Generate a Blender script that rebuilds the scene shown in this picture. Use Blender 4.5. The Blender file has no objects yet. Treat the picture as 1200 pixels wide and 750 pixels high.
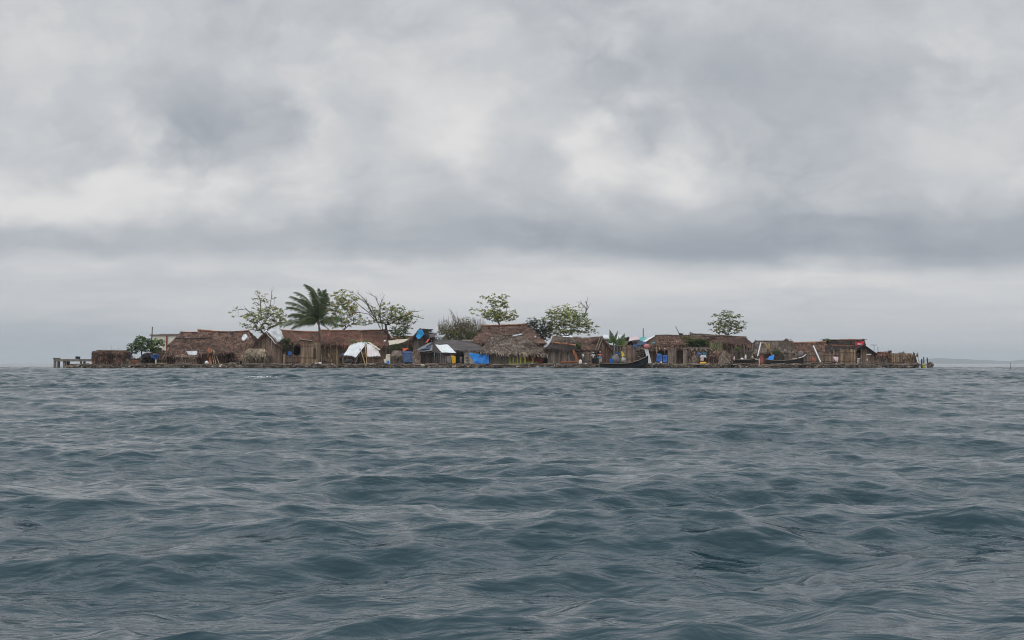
import bpy, math, random
import numpy as np
from mathutils import Vector, Matrix, noise

random.seed(11)
rnd = random.random
def U(a, b): return a + (b - a) * random.random()
sc = bpy.context.scene
col = sc.collection

# ------------------------------------------------------------------ camera
H = 0.65            # metres above the mean water level
F = 1667.0          # focal length for a 1200 px wide frame
PITCH = math.atan(51.0 / F)
cam_d = bpy.data.cameras.new('camera')
cam = bpy.data.objects.new('camera', cam_d)
col.objects.link(cam)
cam.location = (0, 0, H)
cam.rotation_euler = (math.pi / 2 + PITCH, 0, 0)
cam_d.sensor_width = 36.0
cam_d.lens = 36.0 * F / 1200.0
cam_d.clip_start = 0.1
cam_d.clip_end = 40000
sc.camera = cam

def P(px, py, Y):
    """a world point at distance Y for a spot read off the photograph"""
    u = (px - 600) / F; v = (375 - py) / F
    c, s = math.cos(PITCH), math.sin(PITCH)
    d = Vector((u, c - v * s, s + v * c))
    return Vector((0, 0, H)) + d * (Y / d.y)
def X(px, Y): return P(px, 426, Y).x
def Z(py, Y): return P(600, py, Y).z
G = 0.50            # height of the island's ground

# ------------------------------------------------------------------ materials
def new_mat(name):
    m = bpy.data.materials.new(name); m.use_nodes = True
    nt = m.node_tree; nt.nodes.clear()
    out = nt.nodes.new('ShaderNodeOutputMaterial')
    b = nt.nodes.new('ShaderNodeBsdfPrincipled')
    nt.links.new(b.outputs[0], out.inputs['Surface'])
    return m, nt, b
def mat(name, c, rough=0.85, scale=3.0, stretch=(1, 1, 1), var=0.35, c2=None, bump=0.0, spec=0.3, tone=True, fac=0.5, fine=6.0):
    m, nt, b = new_mat(name)
    N = nt.nodes.new; L = nt.links.new
    b.inputs['Roughness'].default_value = rough
    b.inputs['Specular IOR Level'].default_value = spec
    tc = N('ShaderNodeTexCoord'); mp = N('ShaderNodeMapping'); mp.inputs['Scale'].default_value = stretch
    L(tc.outputs['Object'], mp.inputs[0])
    n1 = N('ShaderNodeTexNoise'); n1.inputs['Scale'].default_value = scale; n1.inputs['Detail'].default_value = 6
    n1.inputs['Roughness'].default_value = 0.65
    L(mp.outputs[0], n1.inputs['Vector'])
    n2 = N('ShaderNodeTexNoise'); n2.inputs['Scale'].default_value = scale * fine; n2.inputs['Detail'].default_value = 3
    L(mp.outputs[0], n2.inputs['Vector'])
    mx = N('ShaderNodeMix'); mx.data_type = 'RGBA'
    c2 = c2 or tuple(x * 0.55 for x in c)
    mx.inputs[6].default_value = (*c, 1); mx.inputs[7].default_value = (*c2, 1)
    mr = N('ShaderNodeMapRange'); mr.inputs['From Min'].default_value = fac - 0.14; mr.inputs['From Max'].default_value = fac + 0.14
    L(n1.outputs[0], mr.inputs[0]); L(mr.outputs[0], mx.inputs[0])
    mr2 = N('ShaderNodeMapRange'); mr2.inputs['From Min'].default_value = 0.3; mr2.inputs['From Max'].default_value = 0.7
    mr2.inputs['To Min'].default_value = 1 - var; mr2.inputs['To Max'].default_value = 1 + var
    L(n2.outputs[0], mr2.inputs[0])
    vm = N('ShaderNodeVectorMath'); vm.operation = 'SCALE'
    L(mx.outputs[2], vm.inputs[0]); L(mr2.outputs[0], vm.inputs['Scale'])
    last = vm.outputs[0]
    if tone:
        at = N('ShaderNodeAttribute'); at.attribute_name = 'tone'
        mm = N('ShaderNodeVectorMath'); mm.operation = 'MULTIPLY'
        L(last, mm.inputs[0]); L(at.outputs['Color'], mm.inputs[1]); last = mm.outputs[0]
    L(last, b.inputs['Base Color'])
    if bump:
        bp = N('ShaderNodeBump'); bp.inputs['Strength'].default_value = bump; bp.inputs['Distance'].default_value = 0.04
        L(n2.outputs[0], bp.inputs['Height']); L(bp.outputs[0], b.inputs['Normal'])
    return m

def leafmat(name, c, c2=None, tr=0.45):
    m = mat(name, c, 0.5, 1.0, (1, 1, 1), 0.25, c2, 0, 0.35)
    nt = m.node_tree; b = [n for n in nt.nodes if n.type == 'BSDF_PRINCIPLED'][0]; out = [n for n in nt.nodes if n.type == 'OUTPUT_MATERIAL'][0]
    t = nt.nodes.new('ShaderNodeBsdfTranslucent'); mx = nt.nodes.new('ShaderNodeMixShader'); mx.inputs[0].default_value = tr
    nt.links.new(b.inputs['Base Color'].links[0].from_socket, t.inputs['Color'])
    nt.links.new(b.outputs[0], mx.inputs[1]); nt.links.new(t.outputs[0], mx.inputs[2]); nt.links.new(mx.outputs[0], out.inputs['Surface'])
    return m
ST = (1, 1, 0.25)
M = dict(
 thatch=mat('thatch_brown', (0.25, 0.15, 0.11), 0.95, 1.6, (1, 1, 0.35), 0.45, (0.075, 0.048, 0.044), 0.6, 0.1),
 thatch_red=mat('thatch_red_brown', (0.27, 0.135, 0.095), 0.95, 1.3, (1, 1, 0.4), 0.45, (0.15, 0.085, 0.068), 0.6, 0.1),
 thatch_grey=mat('thatch_weathered', (0.26, 0.205, 0.17), 0.95, 1.3, (1, 1, 0.4), 0.5, (0.11, 0.078, 0.064), 0.6, 0.1),
 thatch_dark=mat('thatch_dark', (0.085, 0.062, 0.056), 0.95, 1.8, (1, 1, 0.4), 0.45, (0.05, 0.038, 0.036), 0.6, 0.1),
 ridge=mat('ridge_orange', (0.50, 0.24, 0.14), 0.95, 1.2, (1, 1, 1), 0.4, (0.24, 0.115, 0.075), 0.5, 0.1),
 straw=mat('straw_pale', (0.36, 0.29, 0.21), 0.95, 1.8, (2, 1, 0.3), 0.5, (0.15, 0.11, 0.085), 0.7, 0.1),
 cane=mat('cane_tan', (0.44, 0.31, 0.20), 0.85, 2.0, (3, 3, 0.3), 0.4, (0.20, 0.135, 0.095), 0.4),
 cane_grey=mat('cane_grey', (0.30, 0.245, 0.20), 0.85, 1.5, (3, 3, 0.3), 0.45, (0.15, 0.115, 0.095), 0.4),
 cane_brown=mat('cane_brown', (0.29, 0.20, 0.15), 0.85, 1.5, (3, 3, 0.3), 0.45, (0.15, 0.105, 0.082), 0.4),
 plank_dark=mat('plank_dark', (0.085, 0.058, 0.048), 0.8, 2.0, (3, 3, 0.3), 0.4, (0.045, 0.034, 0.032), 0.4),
 orange_wood=mat('orange_wood', (0.52, 0.19, 0.085), 0.8, 3, ST, 0.3),
 pale_wood=mat('pale_wood', (0.52, 0.40, 0.24), 0.8, 3, ST, 0.3),
 white=mat('white_sheet', (0.84, 0.85, 0.86), 0.6, 1.3, (1, 1, 1), 0.10, (0.60, 0.60, 0.60), 0.2, 0.4, fac=0.62),
 cream=mat('cream_sheet', (0.66, 0.58, 0.46), 0.7, 1.5, (1, 1, 1), 0.12, (0.5, 0.4, 0.3), fac=0.6),
 wall_white=mat('stained_white_wall', (0.86, 0.81, 0.70), 0.85, 0.9, (1, 1, 0.5), 0.08, (0.42, 0.33, 0.24), fac=0.66),
 pinkwhite=mat('pink_white_sheet', (0.78, 0.62, 0.60), 0.7, 1.0, (1, 1, 1), 0.1, (0.8, 0.78, 0.78)),
 blue=mat('blue_tarp', (0.015, 0.26, 0.76), 0.5, 1.1, (1, 1, 1), 0.22, (0.02, 0.19, 0.60), 0.3, 0.4),
 blue_cyan=mat('light_blue_tarp', (0.03, 0.36, 0.78), 0.5, 2.5, (1, 1, 1), 0.2, (0.05, 0.42, 0.80), 0.3, 0.4),
 blue_mid=mat('royal_blue_tarp', (0.03, 0.12, 0.46), 0.5, 2.0, (1, 1, 1), 0.25, (0.05, 0.17, 0.5), 0.3, 0.4),
 navy=mat('faded_navy_tarp', (0.045, 0.085, 0.19), 0.65, 1.2, (1, 1, 1), 0.2, (0.07, 0.11, 0.21), 0.3, 0.3),
 cyan=mat('cyan_cloth', (0.08, 0.42, 0.55), 0.8),
 yellow=mat('yellow_cloth', (0.85, 0.52, 0.02), 0.8, 3, (1, 1, 1), 0.12, (0.8, 0.4, 0.02)),
 lemon=mat('lemon_cloth', (0.82, 0.66, 0.12), 0.8, 3, (1, 1, 1), 0.12, (0.8, 0.6, 0.1)),
 red=mat('red_sign', (0.80, 0.05, 0.08), 0.5, 2, (1, 1, 1), 0.1, (0.58, 0.03, 0.05)),
 redorange=mat('red_orange_plastic', (0.75, 0.10, 0.04), 0.5, 2, (1, 1, 1), 0.1, (0.62, 0.09, 0.05)),
 redbrown=mat('faded_red_paint', (0.34, 0.10, 0.075), 0.8, 3, (1, 1, 1), 0.3),
 pink=mat('pink_float', (0.68, 0.24, 0.22), 0.6, 3, (1, 1, 1), 0.2, (0.6, 0.2, 0.19)),
 lime=mat('lime_paint', (0.50, 0.56, 0.045), 0.6, 3, ST, 0.2, (0.42, 0.44, 0.06)),
 tin=mat('tin_grey', (0.22, 0.23, 0.235), 0.5, 1.5, (1, 1, 1), 0.3, (0.10, 0.09, 0.09), 0.2, 0.5),
 tin_light=mat('tin_light', (0.48, 0.50, 0.51), 0.45, 1.5, (1, 1, 1), 0.15, (0.36, 0.37, 0.38)),
 tin_dark=mat('tar_roof', (0.085, 0.075, 0.075), 0.75, 0.8, (1, 3, 1), 0.35, (0.13, 0.10, 0.095), 0.3),
 concrete=mat('weathered_concrete', (0.30, 0.26, 0.22), 0.9, 1.8, (1, 1, 1), 0.25, (0.17, 0.145, 0.12), 0.4),
 hull=mat('tarred_hull', (0.028, 0.028, 0.032), 0.55, 2, (0.4, 1, 1), 0.3, (0.05, 0.045, 0.045), 0.2, 0.4),
 gunwale=mat('worn_gunwale', (0.27, 0.20, 0.16), 0.8, 2, (0.4, 1, 1), 0.3),
 black=mat('black_plastic', (0.02, 0.022, 0.03), 0.6),
 earth=mat('packed_earth', (0.17, 0.13, 0.095), 0.95, 0.7, (1, 1, 1), 0.3, (0.09, 0.07, 0.055), 0.5),
 rubble=mat('rubble_stone', (0.30, 0.25, 0.20), 0.9, 3, (1, 1, 1), 0.35, (0.14, 0.11, 0.09), 0.4),
 bark=mat('bark', (0.20, 0.16, 0.13), 0.9, 4, (1, 1, 0.4), 0.3, (0.09, 0.07, 0.06), 0.4),
 bark_grey=mat('bark_grey', (0.20, 0.175, 0.155), 0.9, 4, (1, 1, 0.4), 0.3, (0.12, 0.10, 0.095), 0.4),
 leaf=leafmat('leaf_almond', (0.31, 0.35, 0.11), (0.23, 0.29, 0.09), 0.55),
 leaf_dark=leafmat('leaf_dark', (0.095, 0.15, 0.05), (0.07, 0.11, 0.042)),
 leaf_olive=leafmat('leaf_olive', (0.23, 0.24, 0.10), (0.19, 0.18, 0.09)),
 leaf_bright=leafmat('leaf_bright', (0.15, 0.24, 0.055), (0.10, 0.17, 0.045)),
 palm=leafmat('palm_frond', (0.15, 0.19, 0.08), (0.11, 0.15, 0.068)),
 twig=mat('dry_twigs', (0.27, 0.21, 0.145), 0.9, 1.0, (1, 1, 1), 0.3),
 skin=mat('skin', (0.20, 0.105, 0.065), 0.6, 5, (1, 1, 1), 0.05, (0.18, 0.095, 0.06)),
 hair=mat('hair_black', (0.012, 0.011, 0.011), 0.6),
 white_cloth=mat('white_cloth', (0.72, 0.72, 0.70), 0.9, 5, (1, 1, 1), 0.08, (0.64, 0.64, 0.63)),
 beige_cloth=mat('beige_cloth', (0.55, 0.49, 0.42), 0.9, 5, (1, 1, 1), 0.12, (0.45, 0.40, 0.35)),
 pink_cloth=mat('pink_cloth', (0.62, 0.19, 0.18), 0.9, 5, (1, 1, 1), 0.15, (0.5, 0.15, 0.15)),
 palepink=mat('pale_pink_cloth', (0.72, 0.55, 0.58), 0.9, 5, (1, 1, 1), 0.1, (0.65, 0.5, 0.52)),
 green_cloth=mat('dark_green_cloth', (0.035, 0.07, 0.06), 0.9, 5, (1, 1, 1), 0.15),
 dark_cloth=mat('dark_cloth', (0.025, 0.027, 0.035), 0.9, 5, (1, 1, 1), 0.15),
 blue_cloth=mat('blue_cloth', (0.06, 0.14, 0.32), 0.9, 5, (1, 1, 1), 0.15),
 grey_cloth=mat('grey_cloth', (0.30, 0.26, 0.26), 0.9, 5, (1, 1, 1), 0.15),
)

# ------------------------------------------------------------------ mesh builder
class MB:
    def __init__(s): s.v = []; s.f = []; s.c = []
    def add(s, vs, fs, tone=1.0):
        n = len(s.v)
        s.v.extend([tuple(q) for q in vs])
        s.f.extend([tuple(i + n for i in q) for q in fs])
        t = tone if isinstance(tone, tuple) else (tone, tone, tone)
        s.c.extend([t] * len(vs))
    def box(s, c, size, rz=0.0, tone=1.0, jit=0.0, tilt=(0, 0)):
        x, y, z = (q / 2 for q in size)
        R = Matrix.Rotation(rz, 3, 'Z') @ Matrix.Rotation(tilt[0], 3, 'X') @ Matrix.Rotation(tilt[1], 3, 'Y')
        vs = []
        for a, b_, d in ((-1,-1,-1),(1,-1,-1),(1,1,-1),(-1,1,-1),(-1,-1,1),(1,-1,1),(1,1,1),(-1,1,1)):
            p = Vector((a * x * (1 + U(-jit, jit)), b_ * y * (1 + U(-jit, jit)), d * z * (1 + U(-jit, jit))))
            vs.append(Vector(c) + R @ p)
        s.add(vs, [(0,3,2,1),(4,5,6,7),(0,1,5,4),(1,2,6,5),(2,3,7,6),(3,0,4,7)], tone)
    def beam(s, p0, p1, r0, r1=None, n=6, tone=1.0):
        p0 = Vector(p0); p1 = Vector(p1); r1 = r0 if r1 is None else r1
        s.tube([p0, p1], [r0, r1], n, tone)
    def tube(s, pts, rad, n=6, tone=1.0):
        pts = [Vector(p) for p in pts]
        vs = []; fs = []
        for i, p in enumerate(pts):
            d = (pts[min(i + 1, len(pts) - 1)] - pts[max(i - 1, 0)])
            d = d.normalized() if d.length > 1e-6 else Vector((0, 0, 1))
            a = d.orthogonal().normalized() if abs(d.x) > 0.9 else d.cross(Vector((1, 0, 0))).normalized()
            b_ = d.cross(a)
            for k in range(n):
                t = 2 * math.pi * k / n
                vs.append(p + (a * math.cos(t) + b_ * math.sin(t)) * rad[i])
        for i in range(len(pts) - 1):
            for k in range(n):
                fs.append((i*n + k, i*n + (k+1) % n, (i+1)*n + (k+1) % n, (i+1)*n + k))
        fs.append(tuple(range(n))[::-1]); fs.append(tuple((len(pts)-1)*n + k for k in range(n)))
        s.add(vs, fs, tone)
    def blob(s, c, r, nu=10, nv=7, amp=0.15, tone=1.0, seed=0.0):
        """lumpy closed solid"""
        c = Vector(c); vs = [c + Vector((0, 0, -r[2]))]; fs = []
        for j in range(1, nv):
            th = math.pi * j / nv
            for i in range(nu):
                ph = 2 * math.pi * i / nu
                d = Vector((math.sin(th) * math.cos(ph), math.sin(th) * math.sin(ph), -math.cos(th)))
                k = 1 + amp * noise.noise(d * 1.7 + Vector((seed, c.x, c.y)))
                vs.append(c + Vector((d.x * r[0], d.y * r[1], d.z * r[2])) * k)
        vs.append(c + Vector((0, 0, r[2]))); top = len(vs) - 1
        for i in range(nu):
            fs.append((0, 1 + (i+1) % nu, 1 + i))
            fs.append((top, 1 + (nv-2)*nu + i, 1 + (nv-2)*nu + (i+1) % nu))
        for j in range(nv - 2):
            for i in range(nu):
                a = 1 + j*nu + i; b_ = 1 + j*nu + (i+1) % nu
                fs.append((a, b_, b_ + nu, a + nu))
        s.add(vs, fs, tone)
    def patch(s, p00, p10, p11, p01, nu=12, nv=6, amp=0.05, thick=0.1, sag=0.0, freq=0.8, tone=None, ragged=0.0, rib=0.0):
        """sheet with thickness; p00-p10 upper edge, p01-p11 lower edge"""
        p00, p10, p11, p01 = map(Vector, (p00, p10, p11, p01))
        nrm = ((p11 - p00).cross(p10 - p01))
        nrm.normalize()
        if nrm.z < -0.01 or (abs(nrm.z) <= 0.01 and nrm.y > 0): nrm = -nrm
        top = []; 
        off = Vector((U(0, 50), U(0, 50), 0))
        for j in range(nv + 1):
            v = j / nv
            for i in range(nu + 1):
                u = i / nu
                vv = v + (U(-ragged, ragged) if j == nv else 0)
                p = p00.lerp(p10, u).lerp(p01.lerp(p11, u), vv)
                p = p + nrm * amp * 1.6 * noise.noise(p * freq + off) + nrm * (amp * 0.5 * noise.noise(p * freq * 4 + off))
                if rib: p = p + nrm * rib * math.sin(u * nu * math.pi / 2)
                p.z -= sag * (4 * u * (1 - u)) * (1 - 0.6 * v)
                top.append(p)
        m = len(top); w = nu + 1
        bot = [p - nrm * thick for p in top]
        fs = []
        for j in range(nv):
            for i in range(nu):
                a = j*w + i
                fs.append((a, a + 1, a + 1 + w, a + w))
                fs.append((m + a, m + a + w, m + a + w + 1, m + a + 1))
        for i in range(nu):
            fs.append((i, m + i, m + i + 1, i + 1)); a = nv*w + i; fs.append((a, a + 1, m + a + 1, m + a))
        for j in range(nv):
            a = j*w; fs.append((a, a + w, m + a + w, m + a)); a = j*w + nu; fs.append((a, m + a, m + a + w, a + w))
        n0 = len(s.v)
        s.add(top + bot, fs, 1.0)
        if tone is None:
            for q in range(len(top)):
                t = 1 + 0.4 * noise.noise(top[q] * 1.3 + off) + 0.5 * noise.noise(top[q] * 0.4 + off) + U(-0.12, 0.12)
                s.c[n0 + q] = (t, t, t)
        else:
            for q in range(2 * m): s.c[n0 + q] = tone if isinstance(tone, tuple) else (tone,) * 3
        return nrm
    def strands(s, p00, p10, p11, p01, n, ln=(0.25, 0.6), w=(0.03, 0.07), lift=0.05, fringe=0, jit=0.25, sag=0.0, tv=(0.4, 1.75)):
        """thatch leaves lying on the slope and hanging from its lower edge"""
        p00, p10, p11, p01 = map(Vector, (p00, p10, p11, p01))
        nrm = ((p11 - p00).cross(p10 - p01)).normalized()
        if nrm.z < -0.01 or (abs(nrm.z) <= 0.01 and nrm.y > 0): nrm = -nrm
        for k in range(n + fringe):
            u = rnd(); v = rnd() ** 0.9 if k < n else U(0.97, 1.02)
            a = p00.lerp(p10, u); b_ = p01.lerp(p11, u)
            p = a.lerp(b_, v) + nrm * U(0.0, lift); p.z -= sag * (4 * u * (1 - u)) * (1 - 0.6 * v)
            d = (b_ - a).normalized()
            if k >= n: d = (d * 0.5 + Vector((0, 0, -1)) * U(0.2, 1)).normalized()
            side = d.cross(nrm).normalized()
            d = (d + side * U(-jit, jit) + nrm * U(-0.02, 0.16)).normalized()
            side = d.cross(nrm).normalized()
            L_ = U(*ln); W_ = U(*w)
            t = U(tv[0] ** .5, tv[1] ** .5) ** 2 * (1 + 0.7 * noise.noise(p * 0.45)) * (1.6 if rnd() < .06 else 1)
            s.add([p - side * W_, p + side * W_, p + d * L_ * 0.6 + side * W_ * 0.8 + nrm * 0.01, p + d * L_, p + d * L_ * 0.6 - side * W_ * 0.8 + nrm * 0.01],
                  [(0, 1, 2, 4), (4, 2, 3)], (t, t * 0.98, t * 0.95))
    def canes(s, A, B, z0, ztop, w=(0.08, 0.22), th=0.06, skip=(), jit=0.05, tv=(0.65, 1.3), low=0.0):
        A = Vector(A); B = Vector(B); L_ = (B - A).length; d = (B - A).normalized(); rz = math.atan2(d.y, d.x); t = 0
        while t < L_:
            ww = min(U(*w), L_ - t + 0.02); c = A + d * (t + ww / 2)
            zt = (ztop(c) if callable(ztop) else ztop) + U(-jit, jit)
            zb = z0 + U(0, low)
            for (s0, s1, szt) in skip:                       # openings in metres along the wall
                if s0 <= t + ww / 2 <= s1: zb = szt
            if zt > zb + 0.05:
                q = U(*tv)
                s.box((c.x, c.y + U(-0.02, 0.02), (zt + zb) / 2), (ww * 0.94, th, zt - zb), rz, (q, q * U(0.95, 1.03), q * U(0.92, 1.03)), tilt=(0, U(-0.012, 0.012)))
            t += ww
    def build(s, name, m, parent=None, smooth=False, root=None):
        if not s.v: return None
        me = bpy.data.meshes.new(name)
        o0 = parent
        base = Vector((0, 0, 0))
        while o0 is not None:
            base = base + Vector(o0.location); o0 = o0.parent
        if root is not None: base = Vector(root)
        vs = np.array(s.v, dtype=np.float64) - np.array(base)
        me.from_pydata(vs.tolist(), [], s.f)
        a = me.color_attributes.new('tone', 'FLOAT_COLOR', 'POINT')
        cc = np.ones((len(s.c), 4), dtype=np.float32); cc[:, :3] = np.array(s.c, dtype=np.float32)
        a.data.foreach_set('color', cc.ravel())
        if smooth: me.polygons.foreach_set('use_smooth', [True] * len(me.polygons))
        me.materials.append(M[m] if isinstance(m, str) else m)
        me.update()
        o = bpy.data.objects.new(name, me); col.objects.link(o)
        if parent is not None: o.parent = parent
        else: o.location = base
        return o

def tag(o, label, cat, group=None):
    o['label'] = label; o['category'] = cat
    if group: o['group'] = group
    return o
def thing(name, label, cat, loc, group=None):
    o = bpy.data.objects.new(name, None); col.objects.link(o); o.location = loc
    o.empty_display_size = 0.3
    return tag(o, label, cat, group)
def one(name, label, cat, mb, m, loc, group=None, smooth=False):
    return tag(mb.build(name, m, None, smooth, loc), label, cat, group)

# ------------------------------------------------------------------ huts
def roof_side(mb, q, strands, fringe, amp=0.07, sag=0.0, thick=0.16, ln=(0.3, 0.8), nu=None, tv=(0.4, 1.75)):
    L_ = (Vector(q[1]) - Vector(q[0])).length + (Vector(q[2]) - Vector(q[3])).length
    nu = nu or max(6, int(L_ * 1.2))
    mb.patch(*q, nu=nu, nv=8, amp=amp, thick=thick, sag=sag, ragged=0.03)
    mb.strands(*q, strands, fringe=fringe, sag=sag, lift=0.10, ln=ln, tv=tv)

def hut(name, label, ridge, eave, Yr, Yf, walls=None, roof='thatch', ridge_m='ridge', wall_m='cane_brown', wallx=None, cap=0.35,
        sag=0.12, dens=16, skip=(), jit=0.05, tv=(0.65, 1.3), cat='hut', group=None, inset=0.45, sidewall=True, ext=0.0, wall_w=(0.08, 0.22)):
    x0, y0, x1, y1 = ridge; xl, xr, ye = eave
    R0, R1 = P(x0, y0, Yr), P(x1, y1, Yr)
    E0, E1 = P(xl, ye if not isinstance(ye, tuple) else ye[0], Yf), P(xr, ye if not isinstance(ye, tuple) else ye[1], Yf)
    B0 = Vector((E0.x, 2 * Yr - Yf, E0.z)); B1 = Vector((E1.x, 2 * Yr - Yf, E1.z))
    t = thing(name, label, cat, ((E0.x + E1.x) / 2, Yr, G), group)
    m = MB()
    ar = (R1 - R0).length * (E0 - R0).length
    n = int(ar * dens)
    roof_side(m, (R0, R1, E1, E0), n, int((E1 - E0).length * 14), sag=sag)
    roof_side(m, (R0, R1, B1, B0), n // 6, 20, sag=sag)
    hip0 = abs(E0.x - R0.x) > 0.5; hip1 = abs(E1.x - R1.x) > 0.5
    if hip0: roof_side(m, (R0, R0, E0, B0), n // 5, 30)
    if hip1: roof_side(m, (R1, R1, E1, B1), n // 5, 30)
    rf = m.build('roof', roof, t)
    if ridge_m:
        k = MB()
        for sgn, A in ((1, E0), (-1, B0)):
            d0 = (Vector((R0.x, A.y, A.z)) - R0).normalized() * cap
            up = Vector((0, 0, 0.10)); o = Vector((0, -0.04 * sgn, 0))
            e = Vector((0.12, 0, 0))
            q = (R0 + up - e, R1 + up + e, R1 + d0 + up + e + o, R0 + d0 + up - e + o)
            k.patch(*q, nu=max(8, int((R1 - R0).length * 2)), nv=2, amp=0.05, thick=0.07, sag=sag, ragged=0.25)
            k.strands(*q, int((R1 - R0).length * 16), ln=(0.15, 0.35), lift=0.05, sag=sag, tv=(0.7, 1.3))
        k.build('ridge_cap', ridge_m, rf)
    wl, wr = wallx if wallx else (xl + 3, xr - 3)
    yw = Yf + inset
    WA, WB = Vector((X(wl, yw), yw, 0)), Vector((X(wr, yw), yw, 0))
    yb = 2 * Yr - yw
    w = MB(); zt = min(E0.z, E1.z) + 0.12
    sk = [(X(a, yw) - WA.x, X(b, yw) - WA.x, Z(c, yw)) for a, b, c in skip]
    w.canes(WA, WB, G - 0.1, zt, skip=sk, jit=jit, tv=tv, w=wall_w)
    if sidewall:
        w.canes((WA.x, yw, 0), (WA.x, yb, 0), G - 0.1, zt, w=(0.3, 0.6)); w.canes((WB.x, yw, 0), (WB.x, yb, 0), G - 0.1, zt, w=(0.3, 0.6))
    w.canes((WA.x, yb, 0), (WB.x, yb, 0), G - 0.1, zt, w=(0.4, 0.8))
    w.strands(Vector((WA.x, yw - .06, zt)), Vector((WB.x, yw - .06, zt)), Vector((WB.x, yw - .06, G)), Vector((WA.x, yw - .06, G)), int((WB - WA).length * (zt - G) * 9), ln=(.3, .9), lift=.04, jit=.12, tv=(.5, 1.5)) if not skip else None
    for g_, R_, E_, B_ in ((hip0, R0, E0, B0), (hip1, R1, E1, B1)):
        if not g_:
            xx = R_.x + (0.15 if R_ is R0 else -0.15)
            def ztf(c, R_=R_, E_=E_): return E_.z + (R_.z - E_.z) * max(0, 1 - abs(c.y - Yr) / abs(Yr - Yf)) - 0.12
            w.canes((xx, Yf + 0.2, 0), (xx, 2 * Yr - Yf - 0.2, 0), E_.z - 0.3, ztf, w=(0.15, 0.3))
    w.build('wall', wall_m, t)
    for a, b, c in skip:                                       # timber frame round an opening
        fm = MB(); za = Z(c, yw)
        for q in (a, b): fm.beam((X(q, yw), yw - 0.06, G), (X(q, yw), yw - 0.06, za), 0.05)
        fm.beam((X(a, yw), yw - 0.06, za), (X(b, yw), yw - 0.06, za), 0.05)
        fm.build('door_frame', 'cane_brown', t)
    return t

def gable_hut(name, label, apex, eL, eR, Yf, depth, roof='thatch', wall_m='cane_brown', wallx=None, cat='hut', edge_m=None, dens=16, tv=(0.65, 1.3), over=0.5, group=None, skip=(), dx=0.0):
    A = P(*apex, Yf); L_ = P(*eL, Yf); R_ = P(*eR, Yf)
    t = thing(name, label, cat, (A.x, Yf + depth / 2, G), group)
    o = Vector((0, -over, 0)); b = Vector((dx, depth, 0))
    m = MB()
    for q in ((A + o, A + b, L_ + b, L_ + o), (A + o, A + b, R_ + b, R_ + o)):
        roof_side(m, q, int(depth * (A - L_).length * dens), int(depth * 10))
    # ragged verge facing the water
    for E in (L_, R_):
        for k in range(int((A - E).length * 22)):
            p = A.lerp(E, rnd()) + o + Vector((0, U(-0.05, 0.05), U(-0.12, 0.12)))
            d = Vector((U(-0.3, 0.3) + (E.x - A.x) * 0.12, U(-0.1, 0.1), -1)).normalized(); w_ = U(0.03, 0.06); l_ = U(0.15, 0.45); tt = U(0.6, 1.4)
            m.add([p + Vector((-w_, 0, 0)), p + Vector((w_, 0, 0)), p + d * l_], [(0, 1, 2)], tt)
    rf = m.build('roof', roof, t)
    if edge_m:
        e = MB()
        e.beam(A + o + Vector((0, -0.05, 0.06)), R_ + o + Vector((0, -0.05, 0.02)), 0.07); e.beam(A + o + Vector((0, -0.05, 0.06)), L_ + o + Vector((0, -0.05, 0.02)), 0.07)
        e.build('verge_pole', edge_m, rf)
    w = MB(); wl, wr = wallx if wallx else (eL[0] + 2, eR[0] - 2)
    def ztf(c):
        if c.x < A.x: f_ = (c.x - L_.x) / max(0.1, A.x - L_.x); z = L_.z + (A.z - L_.z) * f_
        else: f_ = (R_.x - c.x) / max(0.1, R_.x - A.x); z = R_.z + (A.z - R_.z) * f_
        return z - 0.15
    sk = [(X(a, Yf) - X(wl, Yf), X(b_, Yf) - X(wl, Yf), Z(c, Yf)) for a, b_, c in skip]
    w.canes((X(wl, Yf), Yf, 0), (X(wr, Yf), Yf, 0), G - 0.1, ztf, tv=tv, skip=sk)
    for xx in (X(wl, Yf), X(wr, Yf)):
        w.canes((xx, Yf, 0), (xx + dx, Yf + depth, 0), G - 0.1, max(G + 0.3, min(L_.z, R_.z)), w=(0.3, 0.5))
    w.canes((X(wl, Yf) + dx, Yf + depth, 0), (X(wr, Yf) + dx, Yf + depth, 0), G - 0.1, lambda c: ztf(Vector((c.x - dx, 0, 0))), w=(0.3, 0.6))
    w.build('wall', wall_m, t)
    return t

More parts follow.
